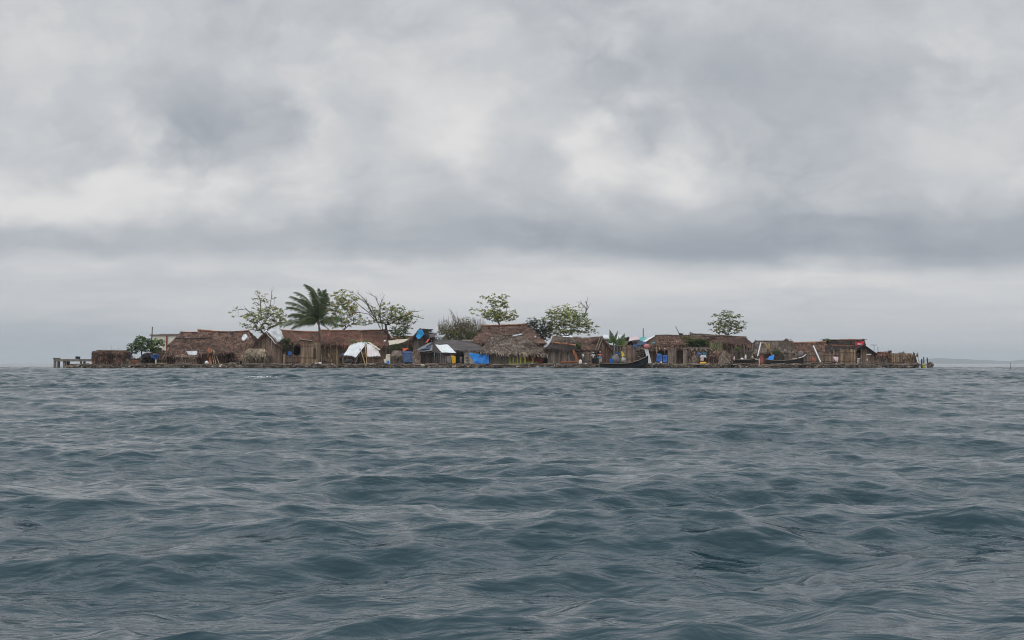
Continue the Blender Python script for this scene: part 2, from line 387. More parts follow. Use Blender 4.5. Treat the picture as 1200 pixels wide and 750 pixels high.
def thatch_block(name, label, xl, xr, yt, yb, Y, depth, m='thatch', cat='shed', dens=60, rnd_top=0.5, ln=(0.3, 0.7), top_m=None, group=None):
    """shed clad from top to foot in hanging palm leaf, with a low rounded roof"""
    x0, x1 = X(xl, Y), X(xr, Y); zt = Z(yt, Y); zb = max(0.05, Z(yb, Y)); t = thing(name, label, cat, ((x0 + x1) / 2, Y + depth / 2, zb), group)
    w = MB(); e = rnd_top
    fr = (Vector((x0 + .1, Y, zt - e)), Vector((x1 - .1, Y, zt - e)), Vector((x1, Y, zb)), Vector((x0, Y, zb)))
    bk = tuple(Vector((p.x, Y + depth, p.z)) for p in fr)
    w.patch(*fr, nu=int((x1 - x0) * 3), nv=6, amp=0.07, thick=0.1); w.strands(*fr, int((x1 - x0) * (zt - zb) * dens), ln=ln, lift=0.1, fringe=int((x1 - x0) * 10), jit=0.15)
    w.patch(*bk, nu=6, nv=4, amp=0.05, thick=0.1)
    for xx in (x0, x1):
        sd = (Vector((xx, Y, zt - e)), Vector((xx, Y + depth, zt - e)), Vector((xx, Y + depth, zb)), Vector((xx, Y, zb)))
        w.patch(*sd, nu=6, nv=5, amp=0.07, thick=0.1); w.strands(*sd, int(depth * 40), ln=ln, lift=0.1)
    w.build('wall', m, t)
    r = MB(); ym = Y + depth / 2
    a = [Vector((x0 - 0.1, Y - 0.15, zt - e)), Vector((x0 + e * .6, ym, zt)), Vector((x1 - e * .6, ym, zt)), Vector((x1 + 0.1, Y - 0.15, zt - e))]
    for q in ((a[1], a[2], a[3], a[0]), (a[1], a[2], a[3] + Vector((0, depth + .3, 0)), a[0] + Vector((0, depth + .3, 0)))):
        r.patch(*q, nu=int((x1 - x0) * 3), nv=4, amp=0.08, thick=0.12); r.strands(*q, int((x1 - x0) * 45), ln=ln, lift=0.1, fringe=int((x1 - x0) * 14), jit=0.35)
    for q in ((a[1], a[1], a[0], a[0] + Vector((0, depth + .3, 0))), (a[2], a[2], a[3], a[3] + Vector((0, depth + .3, 0)))):
        r.patch(*q, nu=5, nv=4, amp=0.05, thick=0.1); r.strands(*q, 40, ln=ln, lift=0.1)
    r.build('roof', top_m or m, t)
    return t

def cane_fence(name, label, xl, xr, yt, Y, m='cane', yb=None, Y2=None, jit=0.12, cat='fence', tv=(0.65, 1.3), group=None, depth=0):
    A = Vector((X(xl, Y), Y, 0)); Y2 = Y2 or Y; B = Vector((X(xr, Y2), Y2, 0)); z0 = G - 0.1 if yb is None else Z(yb, Y)
    t = thing(name, label, cat, ((A.x + B.x) / 2, (Y + Y2) / 2, G), group)
    w = MB(); zt = Z(yt, Y); w.canes(A, B, z0, zt, jit=jit, tv=tv)
    if depth:
        w.canes(A, A + Vector((0, depth, 0)), z0, zt, jit=jit, tv=tv); w.canes(B, B + Vector((0, depth, 0)), z0, zt, jit=jit, tv=tv)
        w.canes(A + Vector((0, depth, 0)), B + Vector((0, depth, 0)), z0, zt, jit=jit, tv=tv)
    w.build('panel', m, t)
    p = MB(); n = max(2, int((B - A).length / 1.6))
    for i in range(n + 1):
        c = A.lerp(B, i / n); p = MB(); p.beam((c.x, c.y - 0.08, z0), (c.x + U(-.05, .05), c.y - 0.08, zt + U(0.05, 0.3)), 0.045, 0.035)
        p.build('post', 'cane_brown', t)
    for z in (z0 + 0.35 * (zt - z0), z0 + 0.85 * (zt - z0)): r = MB(); r.beam((A.x, A.y - 0.07, z), (B.x, B.y - 0.07, z + U(-.05, .05)), 0.03); r.build('rail', 'cane_brown', t)
    return t

def sheet(pts, m, amp=0.05, thick=0.015, nu=14, nv=8, rib=0.0, freq=1.5, sag=0.0, tone=1.0, ragged=0.0):
    """pts: four (px, py, Y): upper left, upper right, lower right, lower left"""
    k = MB(); k.patch(*[P(*p) for p in pts], nu=nu, nv=nv, amp=amp, thick=thick, rib=rib, freq=freq, sag=sag, tone=tone, ragged=ragged)
    return k
def put_sheet(name, label, cat, pts, m, group=None, **kw):
    k = sheet(pts, m, **kw); c = sum((P(*p) for p in pts), Vector()) / 4
    return one(name, label, cat, k, m, c, group, smooth=True)
def pole(name, label, a, b, r, m, cat='pole', group=None, n=7, mid=0.0):
    k = MB(); A, B = P(*a), P(*b); c = A.lerp(B, 0.5) + Vector((mid, 0, 0)); k.tube([A, c, B], [r, r * .95, r * .85], n)
    return one(name, label, cat, k, m, A, group)

# ------------------------------------------------------------------ plants
def leaf(mb, p, d, L_, W_, tone, droop=0.25):
    s_ = d.cross(Vector((0, 0, 1)))
    s_ = s_.normalized() if s_.length > 1e-3 else Vector((1, 0, 0))
    up = s_.cross(d)
    m1 = p + d * L_ * 0.55 + up * L_ * 0.06; e = p + d * L_ - Vector((0, 0, L_ * droop))
    mb.add([p, m1 - s_ * W_, m1 + s_ * W_, e], [(0, 1, 3), (0, 3, 2)], tone)
def rand_dir(zmin=-0.3, zmax=0.9):
    a = U(0, 2 * math.pi); z = U(zmin, zmax); r = math.sqrt(max(0, 1 - z * z)); return Vector((r * math.cos(a), r * math.sin(a), z))
def tuft(mb, c, size, n, tv=(0.7, 1.4), yel=0.2, red=0.03):
    k = U(*tv)
    for i in range(n):
        d = rand_dir(-0.35, 0.8); t = k * U(0.8, 1.2)
        q = rnd()
        tone = (t * 1.7, t * 1.35, t * 0.8) if q < yel else ((t * 2.2, t * 0.8, t * 0.7) if q < yel + red else (t, t, t))
        leaf(mb, c + d * U(0, size * 0.18), d, size * U(0.7, 1.1), size * U(0.2, 0.28), tone)
def grow(pts, root, top, r0, wig=0.12, n_sub=3, extra=()):
    """limbs: every tuft joins the nearest node nearer to the fork; radii by the number of tufts carried"""
    nodes = [Vector(root)]; par = [-1]
    nseg = 5
    for i in range(1, nseg + 1):
        q = Vector(root).lerp(Vector(top), i / nseg) + Vector((U(-1, 1), U(-1, 1), 0)) * wig * (1 if i < nseg else 0)
        nodes.append(q); par.append(len(nodes) - 2)
    T = Vector(top); first = nseg
    tips = []
    for p in sorted(pts, key=lambda q: (q - T).length):
        best = None; bd = 1e9
        for i in range(first, len(nodes)):
            q = nodes[i]; dd = (q - p).length
            if (q - T).length > (p - T).length and i != first: continue
            cost = dd + 0.25 * (q - T).length + (0.8 * max(0, q.z - p.z))
            if cost < bd: bd = cost; best = i
        a = nodes[best]; k = max(1, min(n_sub, int((p - a).length / 0.5)))
        last = best
        for j in range(1, k + 1):
            q = a.lerp(p, j / k)
            if j < k: q = q + Vector((U(-1, 1), U(-1, 1), U(-.3, 1))) * wig * 0.8
            nodes.append(q); par.append(last); last = len(nodes) - 1
        tips.append(last)
    w = [0.0] * len(nodes)
    for t in tips:
        i = t
        while i != -1: w[i] += 1; i = par[i]
    W = max(w)
    return nodes, par, [max(0.011, r0 * 0.8 * (q / W) ** 0.6) for q in w]
def limbs(mb, nodes, par, rad, n=5):
    for i, p in enumerate(par):
        if p >= 0:
            mb.beam(nodes[p], nodes[i], rad[i] * (1.12 if par[p] >= 0 else 1.25), rad[i], n, U(0.85, 1.15))
def tree(name, label, crown, Y, base, n, tsize=0.30, leaves=9, seed=0, lm='leaf', bark='bark', r0=0.14, cat='tree', fork=None, depth=None, yel=0.2, red=0.03, tv=(0.6, 1.5),
         lobes=None, group=None, bare=(), hollow=0.55, bare_frac=0.0, extra=()):
    """crown: (cx, cy, rx, ry) in the photo; lobes: more such ellipses"""
    random.seed(seed); n = int(n * 1.45); tsize *= 1.15
    sh = Y / F
    L_ = lobes or [crown]
    wts = [l[2] * l[3] for l in L_]; pts = []
    root = P(base[0], 427, Y); root.z = G
    top = P(fork[0], fork[1], Y) if fork else P(base[0], crown[1] + crown[3] * 0.9, Y)
    while len(pts) < n:
        l = random.choices(L_, wts)[0]
        d = rand_dir(-1, 1) * (U(hollow, 1) ** 0.7)
        c = P(l[0], l[1], Y)
        dep = (depth or l[2] * 0.75) * sh
        p = c + Vector((d.x * l[2] * sh, d.y * dep, d.z * l[3] * sh))
        if all((p - q).length > tsize * 0.78 for q in pts): pts.append(p)
        elif rnd() < 0.05: pts.append(p)
    t = thing(name, label, cat, root, group)
    ex = [P(*e, Y + U(-.5, .5)) for e in extra]
    nodes, par, rad = grow(pts + ex, root, top, r0)
    m = MB(); limbs(m, nodes, par, rad)
    for br in bare:
        q = [P(x_, y_, Y + dz) for x_, y_, dz in br]; rr = [0.05 * (1 - i / len(q)) + 0.018 for i in range(len(q))]
        m.tube(q, rr, 5)
        for i in range(1, len(q)):
            for k in range(5):
                a = q[i - 1].lerp(q[i], rnd()); d = ((q[i] - q[i - 1]).normalized() + rand_dir(-.3, .8) * 0.8).normalized(); ln = U(0.4, 1.1)
                mid = a + d * ln * .5 + rand_dir() * .06; m.tube([a, mid, a + d * ln + Vector((0, 0, .1))], [0.018, 0.014, 0.009], 4)
    m.build('trunk', bark, t, smooth=True)
    k = MB()
    for p in pts + ex:
        if rnd() >= bare_frac: tuft(k, p, tsize * U(0.8, 1.2), leaves, yel=yel, red=red, tv=tv)
    k.build('crown', lm, t)
    return t
def bush(name, label, box, Y, n, size=0.22, seed=1, lm='leaf_dark', depth=1.0, yel=0.15, cat='bush', ground=True, stems=8, zroot=None, tv=(0.6, 1.5), group=None, leaves=6):
    random.seed(seed)
    x0, y0, x1, y1 = box; c = P((x0 + x1) / 2, (y0 + y1) / 2, Y); rx = (x1 - x0) / 2 * Y / F; rz = (y1 - y0) / 2 * Y / F
    zr = zroot if zroot is not None else (G if ground else c.z - rz)
    t = thing(name, label, cat, (c.x, c.y, zr), group)
    k = MB(); tips = []
    for i in range(n):
        d = rand_dir(-1, 1) * (rnd() ** 0.4); kx = 1 + 0.35 * noise.noise(d * 2 + Vector((seed * 3.1, 0, 0)))
        p = c + Vector((d.x * rx * kx, d.y * depth, d.z * rz * kx)); tips.append(p)
        tuft(k, p, size * U(0.7, 1.3), leaves, yel=yel, tv=tv)
    m = MB()
    for i in range(stems):
        e = random.choice(tips); a = Vector((c.x + U(-.4, .4) * rx, c.y + U(-.3, .3) * depth, zr))
        mid = a.lerp(e, 0.5) + Vector((U(-.1, .1), U(-.1, .1), 0.05)); m.tube([a, mid, e], [0.035, 0.028, 0.012], 5)
    m.build('stem', 'bark', t); k.build('foliage', lm, t)
    return t
def frond(mb, base, d, L_, wind=Vector((0, 0, 0)), droop=0.5, nl=46, ll=0.75, tone=1.0, hang=0.8):
    """one feather leaf: a curved midrib and two rows of leaflets"""
    pts = []; p = Vector(base); dd = Vector(d).normalized(); n = 14
    for i in range(n + 1):
        pts.append(p.copy()); p = p + dd * (L_ / n)
        dd = (dd + (wind + Vector((0, 0, -droop))) * (1.9 / n) * (0.3 + i / n)).normalized()
    mb.tube(pts, [0.035 * (1 - 0.8 * i / n) + 0.006 for i in range(n + 1)], 4, (tone * 1.5, tone * 1.3, tone * 0.9))
    for k in range(nl):
        f = 0.1 + 0.9 * k / nl; q = f * n; i = min(n - 1, int(q)); a = pts[i].lerp(pts[i + 1], q - i); ax = (pts[i + 1] - pts[i]).normalized()
        sd = ax.cross(Vector((0, 0, 1))); sd = sd.normalized() if sd.length > .05 else Vector((0, 1, 0))
        ln = ll * (math.sin(math.pi * min(1, 0.15 + f * 0.80)) ** 0.6) * U(0.85, 1.1)
        for s_ in (-1, 1):
            dl = (sd * s_ * 0.75 + ax * 0.8 + wind * 0.9 + Vector((0, 0, -hang * U(0.3, 1.0)))).normalized()
            e = a + dl * ln; mid = a + dl * ln * 0.5 + Vector((0, 0, 0.03)); wv = ax * 0.028; t = tone * U(0.7, 1.3)
            mb.add([a - wv * .5, a + wv * .5, mid + wv, mid - wv, e], [(0, 1, 2, 3), (3, 2, 4)], (t, t * U(.95, 1.05), t))
def broad_leaf(mb, base, d, L_, W_, droop=0.5, tone=1.0, tear=True):
    pts = []; p = Vector(base); dd = Vector(d).normalized(); n = 9
    for i in range(n + 1):
        pts.append(p.copy()); p = p + dd * (L_ / n); dd = (dd + Vector((0, 0, -droop)) * (1.8 / n) * (i / n)).normalized()
    mb.tube(pts, [0.03 * (1 - .8 * i / n) + 0.005 for i in range(n + 1)], 4, 1.5)
    for i in range(1, n):
        ax = (pts[i + 1] - pts[i]); sd = ax.cross(Vector((0, -1, .35))).normalized()
        w0 = W_ * math.sin(math.pi * (i / n) ** 0.8) ; w1 = W_ * math.sin(math.pi * min(1, ((i + 1) / n)) ** 0.8)
        for s_ in (-1, 1):
            dz = Vector((0, 0, -0.35)) * w0; t = tone * U(.8, 1.25)
            mb.add([pts[i], pts[i] + ax * (0.93 if tear else 1), pts[i] + ax * .9 + sd * s_ * w1 + dz, pts[i] + sd * s_ * w0 + dz], [(0, 1, 2, 3)], t)

# ------------------------------------------------------------------ people
def person(label, px, Y, hgt, top_m, low_m, skirt=False, hat=None, zf=None, lean=0.0, arm=(0.25, 0.25), face=0.0, stride=0.1, group=None, hatw=0.12, scarf=None):
    """one continuous skinned body (with fingers), clothes and hair as its parts"""
    z0 = G if zf is None else zf; x0 = X(px, Y); k = hgt / 1.7
    t = thing('person', label, 'person', (x0, Y, z0), group)
    V = []; E = []; R = []
    def v(p, r, par=None):
        V.append(Vector(p) * k); R.append(r * k)
        if par is not None: E.append((par, len(V) - 1))
        return len(V) - 1
    L0 = lean
    pel = v((0, 0, 0.92), 0.125)
    wa = v((L0 * .1, 0, 1.06), 0.115, pel); ch = v((L0 * .25, 0, 1.27), 0.135, wa); nk = v((L0 * .38, 0, 1.43), 0.055, ch)
    hd = v((L0 * .42, -0.015, 1.53), 0.075, nk); hd2 = v((L0 * .45, -0.01, 1.62), 0.085, hd)
    for s_, am in ((-1, arm[0]), (1, arm[1])):
        sh = v((L0 * .33 + s_ * 0.17, 0, 1.37), 0.055, ch)
        el = v((L0 * .33 + s_ * (0.20 + am * .3), -0.02 - am * .1, 1.12 + max(0, am - .4) * .5), 0.04, sh)
        wr = v((L0 * .33 + s_ * (0.18 + am * .35), -0.08 - am * .4, 0.90 + max(0, am - .1) * .6), 0.026, el)
        hx = V[wr] / k
        pm = v((hx.x, hx.y - 0.03, hx.z - 0.07), 0.03, wr)
        for q in range(4):
            a = v((hx.x + (q - 1.5) * 0.02, hx.y - 0.045, hx.z - 0.115 + abs(q - 1.5) * .006), 0.009, pm)
            v((hx.x + (q - 1.5) * 0.022, hx.y - 0.06, hx.z - 0.155 + abs(q - 1.5) * .01), 0.007, a)
        a = v((hx.x - s_ * 0.04, hx.y - 0.05, hx.z - 0.075), 0.010, wr); v((hx.x - s_ * 0.055, hx.y - 0.065, hx.z - 0.105), 0.008, a)
        hp = v((s_ * 0.09, 0, 0.84), 0.09, pel); kn = v((s_ * 0.10, -0.03 + s_ * stride * .5, 0.48), 0.062, hp)
        an = v((s_ * 0.10, 0.02 + s_ * stride, 0.09), 0.04, kn); v((s_ * 0.12, -0.12 + s_ * stride, 0.035), 0.035, an)
    def skin(name, V, E, R, m, sub=1):
        me = bpy.data.meshes.new(name); me.from_pydata([tuple(q) for q in V], E, []); o = bpy.data.objects.new(name, me); col.objects.link(o)
        sm = o.modifiers.new('s', 'SKIN'); sm.use_smooth_shade = True
        if not me.skin_vertices: bpy.context.view_layer.update()
        for i, q in enumerate(me.skin_vertices[0].data): q.radius = (R[i], R[i]); q.use_root = (i == 0)
        ss = o.modifiers.new('u', 'SUBSURF'); ss.levels = sub; ss.render_levels = sub
        dg = bpy.context.evaluated_depsgraph_get(); ev = bpy.data.meshes.new_from_object(o.evaluated_get(dg))
        bpy.data.objects.remove(o); ev.name = name
        ev.materials.clear(); ev.materials.append(M[m]); a = ev.color_attributes.new('tone', 'FLOAT_COLOR', 'POINT')
        a.data.foreach_set('color', [1.0] * (4 * len(ev.vertices)))
        o = bpy.data.objects.new(name, ev); col.objects.link(o); o.parent = t; o.rotation_euler = (0, 0, face)
        return o
    body = skin('body', V, E, R, 'skin', 2)
    # clothes: shirt, then trousers or a long wrapped skirt
    sv = [V[wa] - Vector((0, 0, .16 * k)), V[wa], V[ch], V[ch] + Vector((0, 0, .09 * k)), V[6], V[6].lerp(V[7], .65)]
    i2 = 6 + (len(V) - 6) // 2
    sv += [V[i2], V[i2].lerp(V[i2 + 1], .65)]
    skin('shirt', sv, [(0, 1), (1, 2), (2, 3), (3, 4), (4, 5), (3, 6), (6, 7)], [q * k for q in (.155, .14, .155, .10, .08, .065, .08, .065)], top_m)
    c = MB(); n = 16
    def ring(z, rx, ry, cx=0.0, cy=0.0): return [Vector((x0 + (cx + rx * math.cos(2*math.pi*i/n)) * k, Y + (cy + ry * math.sin(2*math.pi*i/n)) * k, z0 + z * k)) for i in range(n)]
    if skirt:
        rs = [ring(1.02, .15, .12), ring(.85, .19, .15), ring(.5, .21, .17), ring(.16, .23, .19), ring(.15, .20, .16)]
        vs = [q for r in rs for q in r]; fs = [(j*n+i, j*n+(i+1)%n, (j+1)*n+(i+1)%n, (j+1)*n+i) for j in range(4) for i in range(n)]
        c.add(vs, fs, 1.0); c.build('skirt', low_m, t, smooth=True)
    else:
        lg = [V[pel]]; ed = []; rr = [.14 * k]
        for b0 in (len(V) - 4, 6 + (len(V) - 6) // 2 - 4):
            lg += [V[b0], V[b0 + 1], V[b0 + 2]]; m_ = len(lg); ed += [(0, m_ - 3), (m_ - 3, m_ - 2), (m_ - 2, m_ - 1)]; rr += [.105 * k, .08 * k, .065 * k]
        skin('trousers', lg, ed, rr, low_m)
    hh = MB(); hc = Vector((x0 + L0 * .45 * k, Y, z0 + 1.63 * k))
    if scarf: hh.blob(hc + Vector((0, .02, -.01)) * k, (.12 * k, .12 * k, .14 * k), 10, 8, .1); hh.build('headscarf', scarf, t, smooth=True)
    elif hat:
        hh.blob(hc + Vector((0, 0, .07)) * k, (.10 * k, .11 * k, .08 * k), 10, 6, 0); hh.blob(hc + Vector((0, -.03, .05)) * k, (hatw * k, hatw * k, .015 * k), 12, 5, 0)
        hh.build('hat', hat, t, smooth=True)
    else: hh.blob(hc + Vector((0, .025, .02)) * k, (.10 * k, .105 * k, .115 * k), 10, 8, .08); hh.build('hair', 'hair', t, smooth=True)
    return t

# ------------------------------------------------------------------ boats
def canoe(name, label, xl, xr, ydeck, Y, sheer=(0.2, 0.9), beam_=0.9, keel=None, m='hull', gm='gunwale', group=None, prow=None, tip=None, n=26):
    """dugout: xl, xr in the photo; sheer: rise of stern and bow above midship"""
    A, B = X(xl, Y), X(xr, Y); zd = Z(ydeck, Y); L_ = B - A; zk = keel if keel is not None else zd - 0.55
    t = thing(name, label, 'boat', ((A + B) / 2, Y, zk), group)
    def sect(s):
        up = sheer[0] * max(0, 1 - s / 0.35) ** 2 + sheer[1] * max(0, (s - 0.45) / 0.55) ** 2
        w = beam_ / 2 * (math.sin(math.pi * min(1, max(0.0, 0.03 + s * 0.94))) ** 0.45)
        kz = zk + 0.9 * up * max(0, abs(s - .5) * 2) ** 3
        return A + L_ * s, zd + up, w, kz
    h = MB(); ns = 9
    outer = []; inner = []
    for i in range(n + 1):
        x, z, w, kz = sect(i / n)
        for j in range(ns):
            a = math.pi * j / (ns - 1)
            outer.append(Vector((x, Y + w * math.cos(a), z - (z - kz) * math.sin(a) ** 0.7)))
            inner.append(Vector((x, Y + (w - .05) * math.cos(a), z - (z - kz - .08) * math.sin(a) ** 0.7 + 0.0)))
    fs = []
    for i in range(n):
        for j in range(ns - 1):
            a = i*ns + j; fs.append((a, a + 1, a + ns + 1, a + ns))
    off = len(outer); fs2 = [tuple(q + off for q in f[::-1]) for f in fs]
    rim = []
    for i in range(n):
        for j in (0, ns - 1):
            a = i*ns + j; rim.append((a, a + ns, a + ns + off, a + off))
    endc = [tuple(range(ns)) , tuple(n*ns + j for j in range(ns))[::-1]]
    h.add(outer + inner, fs + fs2 + rim + endc, 1.0)
    h.build('hull', m, t, smooth=True)
    for sg in (1, -1):
        g = MB(); g.tube([Vector((sect(i / n)[0], Y + sg * sect(i / n)[2], sect(i / n)[1] + .015)) for i in range(n + 1)], [0.045] * (n + 1), 5); g.build('gunwale', gm, t)
    for s in (0.25, 0.5, 0.72):
        x, z, w, kz = sect(s); b = MB(); b.box((x, Y, z - .1), (.22, w * 1.9, .04)); b.build('thwart', gm, t)
    if tip:
        x, z, w, kz = sect(1); b = MB(); b.tube([Vector((x - .5, Y, z - .12)), Vector((x, Y, z + .02)), Vector((x + .45, Y, z + .38))], [.09, .08, .05], 6); b.build('prow', tip, t, smooth=True)
    return t

# ================================================================== THE ISLAND
# ground: one raised sheet of packed coral rubble and earth
def shore_y(px): return 185.2 + 1.1 * noise.noise(Vector((px * 0.02, 3.1, 0))) + 0.9 * noise.noise(Vector((px * 0.11, 7.1, 0)))
g = MB(); cols_ = []
pxs = [78 + i * 4 for i in range(int((1076 - 78) / 4) + 1)]
depths = [0, 0.25, 0.7, 1.5, 4, 12, 24, 40]
zs = [-0.5, 0.25, 0.42, G, G, G, G, -0.5]
for px in pxs:
    e = min(1.0, (px - 76) / 60.0, (1080 - px) / 60.0) ** 0.5
    y0 = shore_y(px)
    for j, d_ in enumerate(depths):
        y = y0 + d_ * (max(0.12, e) if j > 3 else 1)
        g.v.append((X(px, 186) * (1 + 0.0 * d_), y, zs[j] + (0.06 * noise.noise(Vector((px * .1, d_, 0))) if 0 < j < 7 else 0))); g.c.append((1, 1, 1))
nj = len(depths)
for i in range(len(pxs) - 1):
    for j in range(nj - 1):
        a = i*nj + j; g.f.append((a, a + nj, a + nj + 1, a + 1))
g.f.append(tuple(range(nj))); g.f.append(tuple((len(pxs)-1)*nj + j for j in range(nj))[::-1])
gr = g.build('ground', 'earth', None, True, (0, 200, 0)); gr['kind'] = 'structure'

# rubble along the waterline
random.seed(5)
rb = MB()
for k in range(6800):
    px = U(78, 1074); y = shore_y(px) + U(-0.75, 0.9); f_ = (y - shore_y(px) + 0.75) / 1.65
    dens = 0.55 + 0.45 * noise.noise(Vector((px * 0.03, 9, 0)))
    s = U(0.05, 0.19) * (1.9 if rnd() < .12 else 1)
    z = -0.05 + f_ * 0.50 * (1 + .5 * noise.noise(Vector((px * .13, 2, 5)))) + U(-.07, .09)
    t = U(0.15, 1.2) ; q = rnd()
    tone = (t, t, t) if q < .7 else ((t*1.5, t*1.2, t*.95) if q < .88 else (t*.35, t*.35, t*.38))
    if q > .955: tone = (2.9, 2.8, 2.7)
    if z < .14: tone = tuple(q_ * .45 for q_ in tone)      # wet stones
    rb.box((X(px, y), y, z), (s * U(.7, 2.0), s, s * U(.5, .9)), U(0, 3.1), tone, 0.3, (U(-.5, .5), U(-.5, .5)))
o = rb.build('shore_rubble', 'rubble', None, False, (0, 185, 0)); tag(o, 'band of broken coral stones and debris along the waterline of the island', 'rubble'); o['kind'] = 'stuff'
db = MB()
for k in range(900):
    px = U(80, 1074); y = shore_y(px) + U(-.1, 1.5); L_ = U(.5, 2.2); a = U(-.25, .25); x = X(px, y); z = G + U(-.12, .10)
    t = U(.3, 1.6); db.beam((x, y, z), (x + L_ * math.cos(a), y + L_ * math.sin(a) * .8, z + U(-.14, .14)), U(.02, .055), None, 5, t)
o = db.build('driftwood_litter', 'cane_grey', None, False, (0, 186, G)); tag(o, 'litter of grey sticks and planks strewn on top of the stony shore', 'driftwood'); o['kind'] = 'stuff'

# ---------------------------------------------------------------- left end
Yj = 187.0
t = thing('jetty', 'weathered concrete jetty on square posts running out at the left end of the island', 'jetty', (X(88, Yj), Yj, 0))
m = MB(); xa, xb = X(65.5, Yj), X(112, Yj); zt = Z(420.8, Yj); zb_ = Z(423.6, Yj)
m.box(((xa + xb) / 2, Yj, (zt + zb_) / 2), (xb - xa, 2.0, zt - zb_), 0, 1, .01); m.build('deck', 'concrete', t)
for a, b in ((65.3, 67.9), (76.2, 79.4), (96, 98)):
    for dy in (-.75, .75):
        m = MB(); m.box(((X(a, Yj) + X(b, Yj)) / 2, Yj + dy, (zb_ - 1) / 2 - .003), (X(b, Yj) - X(a, Yj), .3, zb_ + 1), 0, 1, .02); m.build('post', 'concrete', t)
m = MB(); m.box((X(66.4, Yj), Yj, zt + .08), (.35, 2.05, .16)); m.build('kerb', 'concrete', t)
m = MB(); c = P(92.4, 419.6, Yj)
m.box((c.x - .14, Yj - .4, zt + .17), (.24, .3, .3)); m.box((c.x + .14, Yj - .4, zt + .15), (.24, .3, .26)); m.box((c.x, Yj - .4, zt + .33), (.58, .34, .04))
one('crate', 'small dark crate left on the concrete jetty', 'crate', m, 'black', (c.x, Yj - .4, zt))
pole('stick', 'thin stick standing upright on the concrete jetty', (88.2, 421, Yj - .5), (88, 418, Yj - .5), .02, 'bark')
thatch_block('thatched_shed', 'square brown shed clad in palm thatch beside the concrete jetty', 108.2, 144.5, 410.4, 431, 185.6, 3.4, 'thatch', 'shed', 70, .32)
for a, b, l in ((130.2, 404.5, 'thin twig sticking up from the roof of the square thatched shed, tallest one'), (139, 407.5, 'short twig sticking up from the right end of the square thatched shed roof')):
    pole('twig', l, (a, 412, 187.3), (a + U(-.4, .4), b, 187.3), .018, 'bark', 'twig')
random.seed(21)
tree('shrub_tree', 'dense dark green shrub tree in front of the white concrete building', None, 191, (165.2, 427), 150, 0.30, 9, 21, 'leaf_bright', 'bark_grey', .12, 'tree', (166, 411), yel=.12, red=0,
     lobes=[(167, 404, 12, 9), (158, 408, 9, 7), (175, 405, 9, 8), (164, 400, 7, 6), (183.5, 401, 4, 5), (189, 402, 4, 4.5), (182, 410, 5, 4), (152, 408, 3.5, 3)], tv=(.6, 1.4))
put_sheet('tarpaulin', 'blue tarpaulin slumped over sticks beside the square thatched shed', 'tarp', [(145.5, 415.6, 189), (155, 413.4, 190), (153.5, 421.8, 188.6), (145.2, 419.6, 188.4)], 'blue_mid', amp=.12, ragged=.15)
put_sheet('tarpaulin', 'blue tarpaulin bundle behind the dark green shrub tree, by the large brown hut', 'tarp', [(176.2, 415.4, 191.8), (186.4, 415, 192), (184.8, 420.3, 191.2), (177, 419.8, 191.2)], 'blue_mid', amp=.14, ragged=.2)
thatch_block('thatch_lean_to', 'low dark thatch lean-to under the dark green shrub tree', 166.5, 177, 413.6, 426, 192.6, 2, 'thatch_dark', 'shed', 45)
m = MB(); m.blob(P(148.6, 426.2, 186.8), (.55, .5, .62), 12, 9, .5, (1.1, 1, .9)); m.strands(P(146, 421, 186.5), P(151, 421, 186.5), P(152.5, 430, 186), P(144.5, 430, 186), 90, lift=.1)
one('straw_heap', 'small grey heap of dry fronds at the foot of the blue tarpaulin', 'heap', m, 'straw', (P(148.6, 430, 186.8)))
def planks(name, label, px0, px1, py, Y, n, m_, dz=.05, ang=.05, thick=.05, wd=.22, cat='planks'):
    k = MB()
    for i in range(n):
        a, b = P(px0 + U(-.5, .5), py + U(-.3, .3), Y + i * wd), P(px1 + U(-.5, .5), py + U(-.3, .3), Y + i * wd); a.z += i * dz; b.z += i * dz + U(-ang, ang)
        c = (a + b) / 2; d = b - a; k.box(c, (d.length, wd * .9, thick), math.atan2(d.y, d.x), U(.8, 1.2), 0, (0, -math.asin(max(-1, min(1, d.z / d.length)))))
    return one(name, label, cat, k, m_, P((px0 + px1) / 2, py, Y))
planks('plank_stack', 'short stack of orange planks beside the grey frond heap', 153.2, 160.2, 424.8, 188, 6, 'orange_wood', .06)
planks('plank_stack', 'yellowish planks lying on the shore left of the large brown hut', 185, 194.8, 427, 187, 4, 'pale_wood', .05)
planks('plank_stack', 'long grey planks lying on the shore below the dark green shrub tree', 160, 184, 427.2, 186.8, 4, 'gunwale', .05)
cane_fence('cane_fence', 'reddish brown cane fence left of the low rounded hut, behind the blue bundle', 184, 197, 410.5, 193.5, 'cane_brown', tv=(.5, 1.0))
cane_fence('cane_fence', 'low brown fence of sticks behind the slumped blue tarpaulin', 146, 168, 419, 193.8, 'cane_brown', tv=(.5, 1.1), jit=.25)
